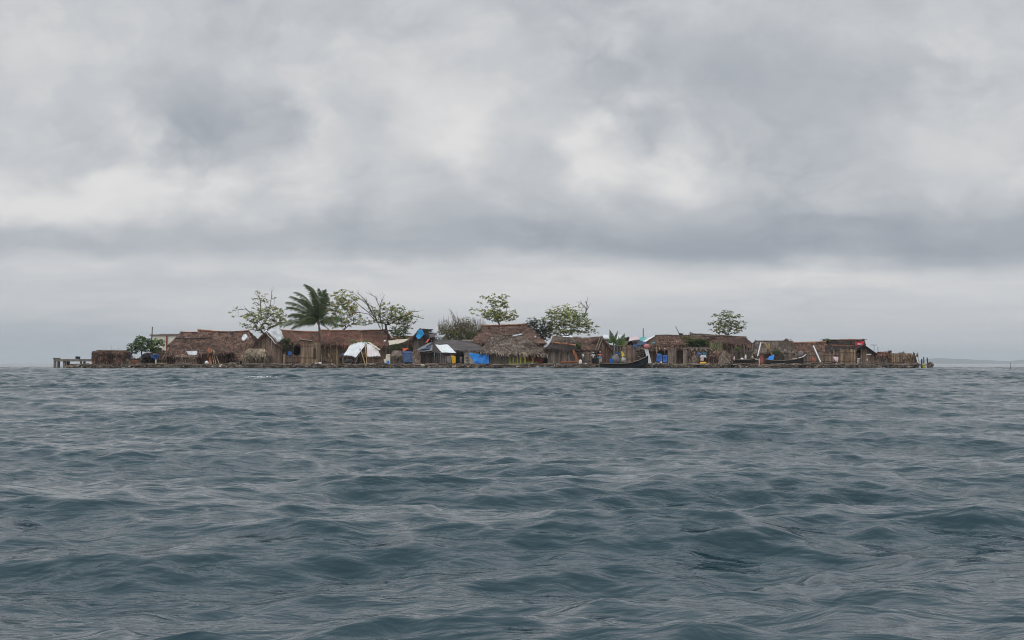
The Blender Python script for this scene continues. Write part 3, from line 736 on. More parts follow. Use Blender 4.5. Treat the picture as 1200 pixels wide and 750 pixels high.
# white concrete building
Yw = 214
t = thing('white_building', 'stained white concrete building with a flat roof behind the shrub tree', 'building', (X(194, Yw), Yw + 4, G))
xa, xb = X(176.4, Yw), X(214, Yw); zt = Z(392.6, Yw)
m = MB(); m.box(((xa + xb) / 2, Yw + 4, (zt + G) / 2 - .1), (xb - xa, 8, zt - G + .0)); m.build('wall', 'wall_white', t)
m = MB(); m.box(((xa + xb) / 2, Yw + 4, zt), (xb - xa + .3, 8.3, .18)); m.build('roof', 'concrete', t)
for px in (195.4,):
    m = MB(); m.beam((X(px, Yw), Yw - .1, G), (X(px, Yw), Yw - .1, zt - .05), .11); m.build('downpipe', 'redbrown', t)
for px in (180.5, 187, 204):
    for zz in (G + 1.5,):
        m = MB(); m.box((X(px, Yw), Yw - .02, zz + .6), (.6, .06, .8)); f_ = m.build('window', 'black', t); m = MB(); m.box((X(px, Yw), Yw - .05, zz + .16), (.75, .12, .07)); m.build('sill', 'concrete', f_)
m = MB()
m.box(((xa + xb) / 2 + .6, Yw + .1, zt + .13), (xb - xa - 1.4, .2, .1))
m.build('parapet', 'concrete', t)
pole('pole', 'dark leaning pole rising beside the left corner of the white concrete building', (176.4, 426, 211), (178.6, 383, 211), .09, 'bark')

# ---------------------------------------------------------------- big brown huts on the left
hut('thatched_hut', 'wide brown thatched hut with a raised ridge, behind the low rounded hut at the left', (233, 386.2, 291, 387.4), (231, 303, 420), 202, 193.2, roof='thatch', wallx=(233, 298), sag=.28, skip=((257, 271, 415),), wall_m='thatch_dark', cap=.38)
hut('thatched_hut', 'brown thatched hut whose ridge shows just left of the raised ridge', (212, 389.3, 246, 389.4), (196, 250, 405), 206, 198, roof='thatch', sag=.05, cap=.32)
hut('thatched_hut', 'low rounded dark thatched hut nearest the water, a pale cloth on its wall', (207, 396.4, 246, 396), (191.5, 264, (417, 413)), 196, 187.9, roof='thatch', ridge_m='thatch_dark', wallx=(194, 258), wall_m='thatch', sag=.12, dens=34)
m = MB()
for i in range(5): m.beam(P(195 + i * 3.2, 426, 188.2), P(195.5 + i * 3.1, 411 + U(-1, 1), 188.2), .05, None, 6, U(.7, 1.3))
one('stick_bundle', 'upright sticks standing against the wall of the low rounded hut', 'sticks', m, 'cane_brown', P(201, 427, 188.2))
thatch_block('brushwood_stack', 'tan stack of brushwood under the pale cloth of the low rounded hut', 206, 231.5, 416.4, 427, 187.4, .8, 'cane_brown', 'woodpile', 80, .2, (.3, .8))
put_sheet('cloth', 'pale greenish cloth hung on the wall of the low rounded hut', 'cloth', [(218.5, 411.8, 187.5), (231, 411, 187.5), (230.8, 416.6, 187.35), (220.5, 416, 187.35)], 'white', amp=.08, ragged=.2)
for a, b, l in ((217.3, 407.5, 'left'), (224.5, 407, 'right')):
    pole('stick', 'thin stick holding up the %s side of the pale cloth' % l, (a + .8, 418, 187.45), (a, b, 187.45), .025, 'pale_wood')
m = MB()
for i in range(3):
    A, B = P(244.2 + i * .8, 408.2, 188.4), P(246 + i * .8, 426.8, 187.3); d = B - A; m.box((A + B) / 2, (.16, .05, d.length), 0, U(.8, 1.2), 0, (math.atan2(d.y, -d.z) , 0)) if False else m.beam(A, B, .07, None, 4, U(.8, 1.2))
one('board_bundle', 'orange boards leaning upright on the low rounded hut beside pale poles', 'boards', m, 'orange_wood', P(246, 427, 187.3))
for a, b, l in (((247.6, 409), (250.8, 427), 'nearest the orange boards'), ((249.6, 409.2), (253, 426.6), 'in the middle of the three'), ((250.6, 410.5), (257, 426.4), 'slanting most to the right')):
    pole('pole', 'pale pole leaning on the low rounded hut, ' + l, (a[0], a[1], 188.4), (b[0], b[1], 187.4), .05, 'pale_wood')
m = MB(); c = P(242.2, 425.4, 186.6); m.blob(c, (.27, .25, .27), 12, 9, .15)
m.tube([c + Vector((-.12, 0, .2)), c + Vector((0, 0, .38)), c + Vector((.12, 0, .2))], [.02] * 3, 5)
one('jug', 'round white plastic jug on the shore below the orange boards', 'jug', m, 'white', c, None, True)
m = MB()
A = [P(278, 402.6, 192), P(291.5, 400, 192)]
m.beam(P(276.5, 404.6, 191.6), P(292, 401, 191.6), .05)
for px in (280.4, 285.5, 289.8): m.beam(P(px, 427, 191.8), P(px + .2, 402 + U(0, 1.2), 191.8), .045)
m.beam(P(274, 414.4, 191.7), P(291, 414.6, 191.7), .035); m.beam(P(290, 402, 191.8), P(290, 394, 191.8), .04)
one('bamboo_frame', 'bare bamboo frame standing before the right end of the wide brown hut', 'frame', m, 'cane', P(284, 427, 191.8))
put_sheet('cloth', 'white and greenish rag hanging at the right end of the wide brown hut roof', 'cloth', [(284.8, 392, 193), (288, 391.2, 194.4), (291.4, 396.4, 193), (282.8, 398.4, 191.6)], 'white', amp=.15, ragged=.2)
m = MB(); m.tube([P(268, 425.4, 187.6), P(276, 424.8, 187.8), P(281, 424.6, 188)], [.07, .08, .06], 6); one('driftwood_log', 'pinkish driftwood log lying before the dark doorway of the wide hut', 'log', m, 'gunwale', P(274, 427, 187.8))
# gable hut with white tarp, straw heap
gable_hut('gable_hut', 'tan gable hut facing the water with a white tarpaulin over its peak', (312.5, 388.2), (294.5, 406.5), (331.5, 407.5), 190.5, 7, roof='thatch', wall_m='cane_brown', wallx=(297, 330), tv=(.7, 1.3))
put_sheet('tarpaulin', 'crumpled white tarpaulin over the peak of the tan gable hut', 'tarp', [(310.2, 387.6, 189.9), (328, 385.6, 196), (333, 395.6, 195), (324.4, 403.2, 189.7)], 'white', amp=.14, nu=20, nv=14, ragged=.06, thick=.03)
thatch_block('straw_hut', 'low pale straw covered hut with ragged fronds, left of the tan gable hut', 285, 311.5, 408.6, 430, 186.8, 3.2, 'straw', 'hut', 95, .95, (.5, 1.3))
bush('shrub', 'narrow green shrub growing against the right side of the tan gable hut', (326, 395, 342, 415), 191.5, 120, .26, 8, 'leaf_bright', .8, .05, 'shrub', tv=(.35, .8))
put_sheet('cloth', 'small dark blue cloth hanging below the narrow green shrub', 'cloth', [(338, 411.8, 190.2), (342, 412.2, 190.2), (341.8, 416.6, 190.2), (337.6, 416.4, 190.2)], 'blue_mid', amp=.07)
cane_fence('cane_fence', 'low reddish cane fence between the tan gable hut and the cane cabin', 332, 352.5, 416.5, 190.4, 'cane_brown', tv=(.7, 1.2))
m = MB(); m.beam(P(332.8, 421, 189.8), P(333, 414.6, 189.8), .1, .08); m.beam(P(333, 426, 189.8), P(332.9, 421, 189.8), .12, .1); one('gate_post', 'short pale post at the left end of the low reddish cane fence', 'post', m, 'pale_wood', P(333, 427, 189.8))
hut('long_hut', 'long hut with rusty red roof between the white tarpaulin and the palm trunk', (329, 386.4, 373, 388.6), (331, 374, 402), 203, 196.5, roof='thatch_red', sag=.12, skip=((344, 352, 400),), wall_m='cane_brown', cap=.5, dens=22)
for a, b, l in (((371.5, 389), (367, 399), 'pale pole lying on the roofs just left of the palm trunk'), ((352, 397), (343, 407), 'pole slanting down left under the rusty red roof'), ((342, 388), (350, 402), 'long pole slanting down right across the rusty red roof')):
    pole('pole', l, (a[0], a[1], 196), (b[0], b[1], 195.6), .08, 'cane_grey')
hut('long_hut', 'very long hut with red brown roof behind the palm and the white tent', (375.5, 387, 452, 386.6), (374, 455, (404, 405)), 202, 194, roof='thatch_red', wallx=(375, 452), wall_m='cane', tv=(.55, 1.0), sag=.1, cap=.4, dens=22)
m = MB(); m.box(((X(393.5, 194) + X(396.2, 194)) / 2, 194.1, (Z(401, 194) + G) / 2), (X(396.2, 194) - X(393.5, 194), .1, Z(401, 194) - G)); one('door', 'tan plank door in the wall of the very long red brown hut', 'door', m, 'cane', (X(395, 194), 194, G))
# cane cabin with slanting white roof
t = cane_fence('cane_cabin', 'small tan cane cabin with a slanting white roof beside the palm trunk', 352.6, 372, 401.5, 189.4, 'cane', depth=2.6, cat='cabin', jit=.03, tv=(.75, 1.35))
sheet([(351, 396.8, 189.0), (366.8, 399.4, 189.0), (367.4, 401, 192.2), (350.6, 398.4, 192.2)], 'white', amp=.03, thick=.06, rib=.02).build('roof', 'cream', t)
m = MB(); m.box((X(368.6, 189.3), 189.3, G + 1.5), (.34, .06, 1.4)); m.build('door', 'plank_dark', t)
m = MB(); c = P(372.8, 426.6, 186.6)
for i in range(3): m.blob(c + Vector((i * .24 - .25, 0, U(-.05, .12))), (.22, .2, .17), 9, 7, .5, (1, .9, .87), i)
one('stone', 'large pinkish white stone on the shore at the foot of the palm', 'stone', m, 'white', c)

# ---------------------------------------------------------------- palm
random.seed(4)
Yp = 192.5
root = P(374.6, 427, Yp); root.z = G
t = thing('palm_tree', 'tall coconut palm blown to the left by the wind', 'palm tree', root)
top = P(373.6, 379, Yp); m = MB(); n = 14
pts = [root.lerp(top, i / n) + Vector((.10 * math.sin(3.2 * i / n), 0, 0)) for i in range(n + 1)]
m.tube(pts, [.16 - .05 * i / n + (.05 if i == 0 else 0) for i in range(n + 1)], 8); m.build('trunk', 'bark', t, smooth=True)
m = MB(); m.blob(top + Vector((0, 0, .1)), (.25, .25, .35), 9, 7, .3); m.build('crown_shaft', 'twig', t)
def frond_curve(mb, q0, q1, q2, q3, nl, ll, tone, hang, wind):
    n = 16; pts = []
    for i in range(n + 1):
        s = i / n; pts.append(q0 * (1 - s) ** 3 + q1 * 3 * s * (1 - s) ** 2 + q2 * 3 * s * s * (1 - s) + q3 * s ** 3)
    mb.tube(pts, [0.05 * (1 - 0.85 * i / n) + 0.008 for i in range(n + 1)], 4, (tone * 1.7, tone * 1.4, tone * .9))
    for k in range(nl):
        f = 0.08 + 0.92 * k / nl; q = f * n; i = min(n - 1, int(q)); a = pts[i].lerp(pts[i + 1], q - i); ax = (pts[i + 1] - pts[i]).normalized()
        sd = ax.cross(Vector((0, -1, .25))).normalized(); sd2 = ax.cross(sd).normalized()
        ln = ll * (math.sin(math.pi * min(1, 0.18 + f * 0.76)) ** 0.5) * U(0.6, 1.25)
        for s_ in (-1, 1):
            dl = (sd * s_ * .75 + sd2 * U(-.5, .5) + ax * 0.85 + wind + Vector((0, 0, -hang * U(.4, 1)))).normalized()
            e = a + dl * ln + Vector((0, 0, -.12 * ln)); mid = a + dl * ln * .5; wv = ax * .040; t = tone * U(.6, 1.35)
            mb.add([a - wv * .6, a + wv * .6, mid + wv, mid - wv, e], [(0, 1, 2, 3), (3, 2, 4)], (t, t * U(.95, 1.05), t))
fr = [ # control points in the photo: (mid1), (mid2), tip, depth swing, tone
    ((370, 362), (372, 338), (357, 333), -.4, 1.0), ((372, 362), (377, 342), (362, 335), .5, .9), ((368, 364), (364, 345), (345, 342), .8, 1.05), ((368, 366), (358, 350), (340, 347), -.8, .95), ((366, 368), (352, 353), (335, 354), .3, 1.1),
    ((366, 371), (350, 358), (337, 360), -1.1, 1.0), ((366, 373), (352, 366), (341, 368), 1.1, 1.0), ((364, 374), (350, 366), (338, 370), -.4, .9), ((364, 376), (344, 369), (328, 383), .6, 1.1), ((364, 377), (348, 373), (333, 382), -.8, 1.0),
    ((366, 378), (352, 376), (342, 385), -1.3, .9), ((374, 362), (381, 348), (374, 338), .6, .8), ((376, 364), (383, 350), (380, 340), -.5, .75), ((377, 366), (386, 356), (381, 346), .8, .8), 
    ((380, 374), (392, 368), (401, 374), .8, 1.2), ((378, 376), (388, 372), (396, 382), -.6, 1.0), ((370, 368), (366, 354), (352, 350), -1.5, .9), ((371, 364), (372, 350), (366, 341), -1.3, .95), ((374, 368), (376, 356), (370, 350), -1.8, .85), ((371, 374), (362, 368), (354, 376), -2.0, .9)]
for m1, m2, tip, dz, tn in fr:
    m = MB(); b0 = top + Vector((U(-.08, .08), 0, .25))
    frond_curve(m, b0, P(m1[0], m1[1], Yp + dz * .5), P(m2[0], m2[1], Yp + dz), P(tip[0], tip[1], Yp + dz * 1.3), 86, .84, tn * 1.1, .6, Vector((-.55, 0, -.1)) if tip[0] < 376 else Vector((-.15, 0, -.2)))
    m.build('frond', 'palm', t)
for a, b, dz in (((1, 0, -.3), 2.2, 0), ((.3, -.3, -.8), 1.6, 0)):
    m = MB(); frond(m, top, a, b, Vector((-.1, 0, 0)), .8, 26, .4, 1.0, 1.2); m.build('frond', 'twig', t)

# ---------------------------------------------------------------- trees behind the huts
tree('almond_tree', 'sparse pale green tree left of the palm, thin top twigs against the sky', None, 205, (309, 427), 118, .40, 7, 31, 'leaf', 'bark', .2, 'tree', (310, 392), yel=.25,
     lobes=[(312, 371, 27, 14), (300, 374, 15, 12), (322, 372, 18, 12), (310, 356, 14, 10), (296, 382, 12, 6), (334, 374, 7, 8), (305, 386, 9, 5)], hollow=.2,
     extra=[(269.8, 366), (278.8, 361), (275, 371.5), (302.5, 342.5), (312.5, 345), (322, 350), (283, 380), (297, 350), (337, 362)],
     bare=[[(312, 372, 0), (317, 358, .3), (318.5, 341, .5)], [(300, 372, 0), (288, 362, .2), (272, 364, 0)], [(306, 368, 0), (305, 352, .2), (301.5, 343, 0)]])
tree('almond_tree', 'pale green tree with round leaf tufts right behind the palm', None, 207, (403, 427), 135, .42, 7, 32, 'leaf', 'bark', .16, 'tree', (402, 393), yel=.3,
     lobes=[(402, 362, 20, 14), (392, 356, 14, 12), (410, 356, 12, 12), (388, 371, 10, 11), (414, 374, 13, 9), (402, 378, 16, 8), (398, 348, 11, 7)], hollow=.2, extra=[(402, 339.5), (410.8, 342.3), (383, 346), (393, 343.5), (418, 350)])
tree('spreading_tree', 'spreading tree with bare grey branches reaching up to the left of its crown', None, 200, (449.5, 427), 240, .30, 7, 33, 'leaf', 'bark', .26, 'tree', (449, 388), yel=.15, red=.03,
     lobes=[(462, 368, 24, 11), (452, 374, 24, 9), (470, 376, 19, 10), (478, 372, 12, 9), (456, 360, 15, 6), (428, 377, 10, 5), (464, 388, 13, 7), (474, 384, 10, 6), (440, 366, 10, 7)], hollow=.15, tv=(.55, 1.3),
     bare=[[(446, 385, 0), (440, 373, .3), (430, 357, .3), (417, 345.5, 0)], [(442, 376, 0), (436, 360, .2), (426, 352, .1), (419, 350, 0)], [(443, 378, 0), (432, 368, -.2), (420, 366, 0), (412, 367, 0)],
           [(446, 378, 0), (445, 360, 0), (440, 348, .2), (433, 344.5, 0)], [(445, 368, 0), (446, 356, 0), (449, 349, .1)], [(440, 372, 0), (424, 360, 0), (412, 349, .4)], [(436, 366, .1), (428, 352, 0), (420, 344, .3)],
           [(470, 378, 0), (482, 370, 0), (497, 373.6, 0)], [(468, 374, 0), (480, 366, .1), (491, 364.6, 0)]])
bush('bush', 'bright green bush growing under the spreading tree behind the grey hut', (461, 384, 480, 402), 197.5, 90, .3, 34, 'leaf_bright', 1.2, .1, zroot=G, tv=(.5, 1.1))
bush('shrub', 'green shrub in the yard between the white tent and the cream roofed shed', (452, 403, 481, 415), 191.8, 110, .24, 35, 'leaf_bright', .9, .1, 'shrub', zroot=G, tv=(.4, .9))
tree('almond_tree', 'airy tree with separate pale tufts above the orange ridge of the big grey hut', None, 214, (583, 427), 92, .42, 8, 36, 'leaf', 'bark', .16, 'tree', (584, 386), yel=.3,
     lobes=[(584, 370, 20, 7), (588, 372, 14, 6), (572, 369, 14, 7), (584, 357, 14, 10), (600, 370, 7, 7)], hollow=.15,
     extra=[(553, 367), (553.5, 362.8), (559.5, 363), (561.5, 355), (564.7, 347.4), (568.6, 349.2), (572.3, 348.8), (578.3, 345.4), (579.8, 348.4), (570, 360), (565, 363.5), (586.5, 349), (590.2, 352.4), (593.5, 360.4), (594.8, 348), (602.4, 364), (604, 370), (573.5, 353.6), (580, 353), (589.5, 346)])
random.seed(37)
bush('bush', 'olive green leafy bush mixed with upright bare twigs left of the airy tree', (513, 383, 569, 408), 202.5, 330, .24, 43, 'leaf', 1.6, .1, zroot=G, tv=(.35, .9), stems=16)
# brown twiggy bush with upright stems
t = tree('twiggy_bush', 'brownish bush of upright bare twigs left of the airy tree', None, 204, (540, 427), 360, .20, 6, 37, 'leaf_olive', 'twig', .12, 'bush', (541, 404), yel=.1, red=.04,
         lobes=[(538, 388, 24, 12), (524, 390, 12, 9), (556, 394, 12, 9), (545, 380, 16, 9)], hollow=.0, tv=(.5, 1.1),
         bare=[[(538 + U(-14, 18), 398, U(-1, 1)), (534 + q * .9, 385, 0), (529 + q * 1.15 + U(-1, 1), 362 + abs(q) * .9 + U(0, 5), 0)] for q in (0, 2, 4, 6, 9, 11, 14, 17, 20, 23)])
m = MB()
for i in range(900):
    a = P(U(514, 569), U(384, 408), 204 + U(-2, 2)); m.beam(a, a + Vector((U(-.25, .15), U(-.1, .1), U(.6, 1.9))), .017, .008, 4, U(.6, 1.5))
m.build('twigs', 'twig', t)
bush('bush', 'bright green bush between the twiggy bush and the big grey hut', (548, 391, 567, 407), 201, 90, .26, 38, 'leaf_bright', 1.0, .1, zroot=G, tv=(.4, .9))
bush('bush', 'low green bush beneath pale tufts at the left of the twiggy bush', (511, 375, 534, 398), 206, 46, .28, 39, 'leaf', 1.4, .2, zroot=G, tv=(.6, 1.3))
tree('dark_tree', 'dark dense tree touching the right slope of the big grey hut', None, 204, (632, 427), 250, .25, 8, 40, 'leaf_dark', 'bark', .16, 'tree', (634, 402), yel=.05, red=.16,
     lobes=[(632, 386, 14, 13), (624, 378, 8, 6), (640, 388, 11, 12), (634, 395, 12, 8)], hollow=.1, tv=(.45, 1.0))
tree('almond_tree', 'broad tree with many pale tufts behind the small orange ridged hut', None, 208, (664, 427), 190, .43, 7, 41, 'leaf', 'bark', .18, 'tree', (664, 399), yel=.28,
     lobes=[(664, 376, 28, 14), (655, 372, 20, 12), (680, 380, 17, 14), (668, 366, 20, 8), (690, 386, 9, 8), (648, 384, 10, 9), (662, 389, 16, 6)], hollow=.2,
     extra=[(664.5, 357.3), (660, 358.5), (653, 359.6), (649, 360.5), (643.5, 363), (684.5, 359.6), (680.3, 364), (699.5, 382.4), (687, 376.5), (699, 390), (641.6, 365.5)],
     bare=[[(685, 372, 0), (687, 362, 0), (679.5, 353.5, 0)], [(686, 366, 0), (689.5, 360, 0), (686, 353, 0)]])
tree('almond_tree', 'small rounded tree standing alone above the long roof at the right', None, 212, (853, 427), 84, .40, 8, 42, 'leaf', 'bark', .15, 'tree', (853, 393), yel=.2, red=.03,
     lobes=[(852, 379, 19, 13), (843, 380, 11, 12), (864, 382, 10, 11), (853, 370, 12, 6), (850, 389, 17, 5)], hollow=.1, extra=[(856, 365.5), (845, 367.5), (865, 369), (868.5, 371.5), (831.8, 380), (832, 386.5), (873, 380), (837, 370.5)], tv=(.5, 1.1))

# young palm behind the tent
root = P(423, 427, 190.5); root.z = G
t = thing('young_palm', 'young palm with low fronds and one upright spear behind the white tent', 'palm tree', root)
m = MB(); topq = P(423, 403, 190.5); m.tube([root, topq], [.12, .09], 7); m.build('trunk', 'bark', t)
m = MB(); m.tube([topq, P(423.3, 390, 190.5)], [.06, .02], 5, (3, 3, 1.5)); m.build('spear', 'leaf_olive', t)
for d, L_ in (((-1, 0, .45), 1.9), ((-.9, -.3, .6), 1.7), ((-1, .4, .2), 1.8), ((1, 0, .5), 1.6), ((.6, -.4, .6), 1.3), ((1, .3, .2), 1.5)):
    m = MB(); frond(m, topq, d, L_, Vector((0, 0, 0)), .5, 24, .42, U(.9, 1.3), .7); m.build('frond', 'leaf_bright', t)

# ---------------------------------------------------------------- middle: tent, yard, shacks
random.seed(50)
Yt = 188.0
t = thing('tent', 'open white tarpaulin tent draped over leaning bamboo poles', 'tent', (X(425, Yt), Yt + 1.5, G))
sheet([(410, 404.8, 190.3), (431, 401, 190.2), (417, 418.2, 187.6), (402, 416.8, 188.0)], 'white', sag=-.22, amp=.05, nu=20, nv=10, rib=.045, thick=.03, ragged=.03).build('left_canopy', 'white', t, True)
sheet([(429.5, 402.5, 189.6), (441, 405.4, 189.4), (446.4, 417.4, 188.3), (430.5, 418.0, 187.8)], 'pinkwhite', amp=.07, nu=18, nv=10, rib=.05, thick=.03, ragged=.03).build('right_canopy', 'pinkwhite', t, True)
k = MB(); k.patch(P(430, 400.9, 190.1), P(433.5, 401, 190.2), P(446, 409.6, 188.6), P(444.5, 410.2, 188.4), 6, 12, .03, .04); k.build('ridge_strip', 'cream', t)
for a, b, r in (((428, 402.5, 189.6), (430, 427, 187.4), .08), ((423, 411, 188.8), (428, 427, 187.3), .075), ((422, 409, 189.0), (416.4, 426, 187.5), .10), ((446, 408, 188.6), (446.5, 427, 188.5), .05), ((403, 416.5, 188.2), (403.4, 427, 188.2), .05), ((431, 401, 190.2), (431, 427, 190.4), .05)):
    k = MB(); k.beam(P(*a), P(*b), r, r * .8, 6, (1, .9, .75)); k.build('pole', 'pale_wood' if r in (.08, .075) else 'bark_grey', t)
cane_fence('cane_fence', 'dark low board fence in the shade at the back of the white tent', 403, 431, 416, 191.6, 'plank_dark')
cane_fence('cane_fence', 'short tan board fence below the right flap of the white tent', 431, 446.5, 418.3, 188.9, 'cane', tv=(.8, 1.3))
k = MB(); c = P(409, 423.6, 189.2)
for s in (-.28, .32): k.tube([c + Vector((s - .06, 0, 0)), c + Vector((s + .06, 0, 0))], [.32, .32], 14)
k.blob(c + Vector((.02, 0, .05)), (.5, .2, .25), 8, 6, .2); one('drum', 'grey round drum and hub lying under the left flap of the white tent', 'drum', k, 'tin', c)
person('person in a blue shirt and dark trousers bending beside the white tent', 399.5, 188.6, 1.72, 'blue_cloth', 'dark_cloth', lean=.75, arm=(.5, .4), stride=.18)
k = MB(); k.beam(P(436, 425.8, 188), P(448, 425.2, 188), .08, .06); k.beam(P(431, 426.6, 187.4), P(447, 427, 187.4), .07, .06); one('logs', 'two dark logs lying on the shore in front of the white tent', 'log', k, 'bark', P(440, 427, 187.6))
# cream roofed shed
t = thing('open_shed', 'open shed with a cream slanting roof behind the grey hut, under the spreading tree', 'shed', (X(466, 194), 194.5, G))
sheet([(455, 398.8, 194.2), (479.5, 397.2, 194.2), (472, 401.4, 192.6), (456, 404.4, 192.6)], 'cream', amp=.05, thick=.05, nu=14, nv=4).build('roof', 'cream', t)
for px in (456.6, 466.5, 478):
    k = MB(); k.beam((X(px, 193.4), 193.4, G), (X(px, 193.4), 193.4, Z(402, 193.4)), .05); k.build('post', 'bark_grey', t)
k = MB(); k.canes((X(456, 195.5), 195.5, 0), (X(479, 195.5), 195.5, 0), G, Z(402.5, 195.5), jit=.02); k.build('wall', 'plank_dark', t)
put_sheet('sheet', 'small white scrap caught on a pole left of the cream shed roof', 'rag', [(449.6, 398.6, 192.5), (452.4, 398.4, 192.5), (452.2, 400, 192.4), (449.8, 400.2, 192.4)], 'white', amp=.03, nu=5, nv=4)
pole('pole', 'thin grey pole standing between the spreading tree and the cream shed', (452.8, 427, 191), (452.2, 399, 191), .07, 'bark_grey')
hut('thatched_hut', 'hut showing only a sliver of rusty roof above the cream roofed shed', (461, 394.4, 484, 394.6), (456, 494, 403), 206, 201, roof='thatch_red', sag=.02)
hut('grey_hut', 'small square grey brown thatched hut at the water left of the navy tarpaulin', (460.4, 411, 468.6, 411), (457.6, 471.6, 417.2), 188.8, 187.2, roof='thatch_grey', ridge_m=None, wall_m='thatch_grey', wallx=(458, 470.6), sag=.02, inset=.1, dens=30, tv=(.55, .95))
put_sheet('sheet', 'stained white sheet hanging on the left wall of the small grey brown hut', 'sheet', [(452.4, 415.4, 186.9), (457.4, 415, 186.9), (457.4, 427.4, 186.8), (451.2, 427, 186.7)], 'cream', amp=.06, tone=1.1)
put_sheet('cloth', 'bright blue cloth lying against the stained white sheet', 'cloth', [(453.8, 423, 186.6), (456.2, 423.2, 186.6), (455.8, 427.6, 186.5), (452, 428.8, 186.4)], 'blue', amp=.07)
put_sheet('cloth', 'small white rag at the left edge of the stained white sheet', 'cloth', [(449.6, 421.4, 186.6), (451.8, 420.8, 186.6), (452.2, 425.2, 186.6), (450.8, 425.4, 186.6)], 'white', amp=.05)
put_sheet('tarpaulin', 'faded navy tarpaulin stretched along dark stilts at the water', 'tarp', [(471.4, 414.2, 187.4), (484.6, 414.2, 187.4), (486.4, 424.8, 187), (472, 424.8, 187)], 'navy', amp=.08)
put_sheet('tarpaulin', 'narrow navy strip of tarpaulin above the stretched navy tarpaulin', 'tarp', [(471, 411.4, 188.2), (483, 411.6, 188.2), (484, 413.6, 187.9), (471.2, 413.4, 187.9)], 'navy', amp=.05)
put_sheet('tarpaulin', 'red orange scrap on top of the navy tarpaulin strip', 'tarp', [(471.8, 408.2, 188.4), (478.6, 408.2, 188.6), (475.4, 410.8, 188.2), (472, 411, 188.2)], 'redorange', amp=.06)
cane_fence('stilt_fence', 'dark stilts and boards under the navy tarpaulin', 470.6, 493, 414, 188.4, 'plank_dark', yb=430.5)
k = MB(); k.strands(P(484, 410, 187.6), P(492, 410, 187.6), P(493, 424, 187.3), P(484, 424, 187.3), 260, lift=.3, w=(.04, .09)); k.blob(P(488.4, 418, 187.9), (.5, .3, .85), 10, 8, .4)
one('brush_pile', 'brown pile of dry brush between the navy tarpaulin and the plank shack', 'brush', k, 'cane_brown', P(488, 427, 187.6))
# hut with bright blue gable
gable_hut('gable_hut', 'small hut whose peak is covered by a bright blue tarpaulin', (492.6, 384.9), (480.5, 399.5), (501, 396), 194, 5, roof='thatch_dark', wall_m='cane_grey', wallx=(484.5, 498), tv=(.5, 1.0), dens=22, dx=.9)
put_sheet('tarpaulin', 'bright blue tarpaulin pinned over the peak of the small gable hut', 'tarp', [(489.6, 387.4, 193.4), (494.4, 385.6, 193.3), (497.6, 391.6, 193.3), (490.6, 397.8, 193.3), ][:4] and [(490.2, 387, 193.3), (494.6, 386, 193.3), (497.6, 392, 193.3), (487, 395.2, 193.3)], 'blue_cyan', amp=.06, ragged=.12)
put_sheet('tarpaulin', 'lower flap of bright blue tarpaulin under the peak of the small gable hut', 'tarp', [(487, 394, 193.2), (496, 392.6, 193.2), (491.8, 397.4, 193.1), (489.6, 397.4, 193.1)], 'blue_cyan', amp=.05)
put_sheet('roof_sheet', 'dark roofing sheet right of the bright blue tarpaulin', 'roof sheet', [(497, 388.4, 197), (513, 389.8, 197), (509, 394.8, 194.4), (500, 396.5, 194.4)], 'tin_dark', amp=.08, thick=.06)
put_sheet('roof_sheet', 'light edged sheet along the top of the dark roofing sheet', 'roof sheet', [(499, 387.8, 197.2), (512, 389, 197.2), (511, 390.6, 196.4), (503, 389.4, 196.4)], 'tin_light', amp=.04, thick=.04)
k = MB(); c = P(503.6, 386.2, 197.2); k.box(c, (.95, .6, .10), .1, 1, .1); k.box(c + Vector((.08, 0, -.16)), (.3, .4, .3), 0, 1, .1); k.beam(c + Vector((-.3, 0, -.4)), c + Vector((-.3, 0, 0)), .03); k.beam(c + Vector((.3, 0, -.4)), c + Vector((.3, 0, 0)), .03)
one('water_tank', 'small dark flat topped tank on the roof by the bright blue tarpaulin', 'tank', k, 'black', c)
put_sheet('roof_sheet', 'tilted pale metal sheet on posts above the long dark roof', 'roof sheet', [(514.5, 392.6, 198), (522.4, 391.8, 198), (519, 395.4, 196.8), (509.6, 395.6, 196.8)], 'tin_light', amp=.04, thick=.04)
pole('pole', 'short pole under the tilted pale metal sheet', (515.4, 400, 197.4), (515.4, 394, 197.4), .04, 'bark')
put_sheet('tarpaulin', 'red orange scrap wedged beside the small hut with the blue peak', 'tarp', [(501.6, 397.4, 192.6), (503.8, 396.6, 192.6), (500.8, 401.2, 192.2), (498, 401, 192.2)], 'redorange', amp=.06)
# long dark roof (F)
t = hut('low_house', 'low house with a long dark tarred roof between the shacks and the big grey hut', (506, 396.9, 550, 399.4), (516, 572.5, (410.5, 410.5)), 196, 190.4, roof='tin_dark', ridge_m=None, wall_m='plank_dark', wallx=(533, 571), sag=.03, dens=0.01, inset=.9)
k = MB(); k.box((X(548, 196), 196, Z(398.6, 196)), (1.5, .35, .1), 0, 1, .2); one('plank', 'pale plank lying on the ridge of the long dark tarred roof', 'plank', k, 'cream', (X(548, 196), 196, Z(399, 196)))
k = MB(); c0 = P(544, 412.4, 190.7); c1 = P(561, 427, 190.7)
k.box(((c0.x + c1.x) / 2, 190.7, (c0.z + G) / 2), (c1.x - c0.x, .12, c0.z - G), 0, 1, .01); one('white_wall', 'stained white board wall beside the large blue tarpaulin', 'wall', k, 'cream', (552 and (c0.x + c1.x) / 2, 190.7, G))
for py, l in ((419, 'upper'), (422.2, 'lower')): pole('rail', l + ' of the two brown rails on the stained white board wall', (545.6, py, 190.5), (550, py + .2, 190.5), .05, 'cane_brown')
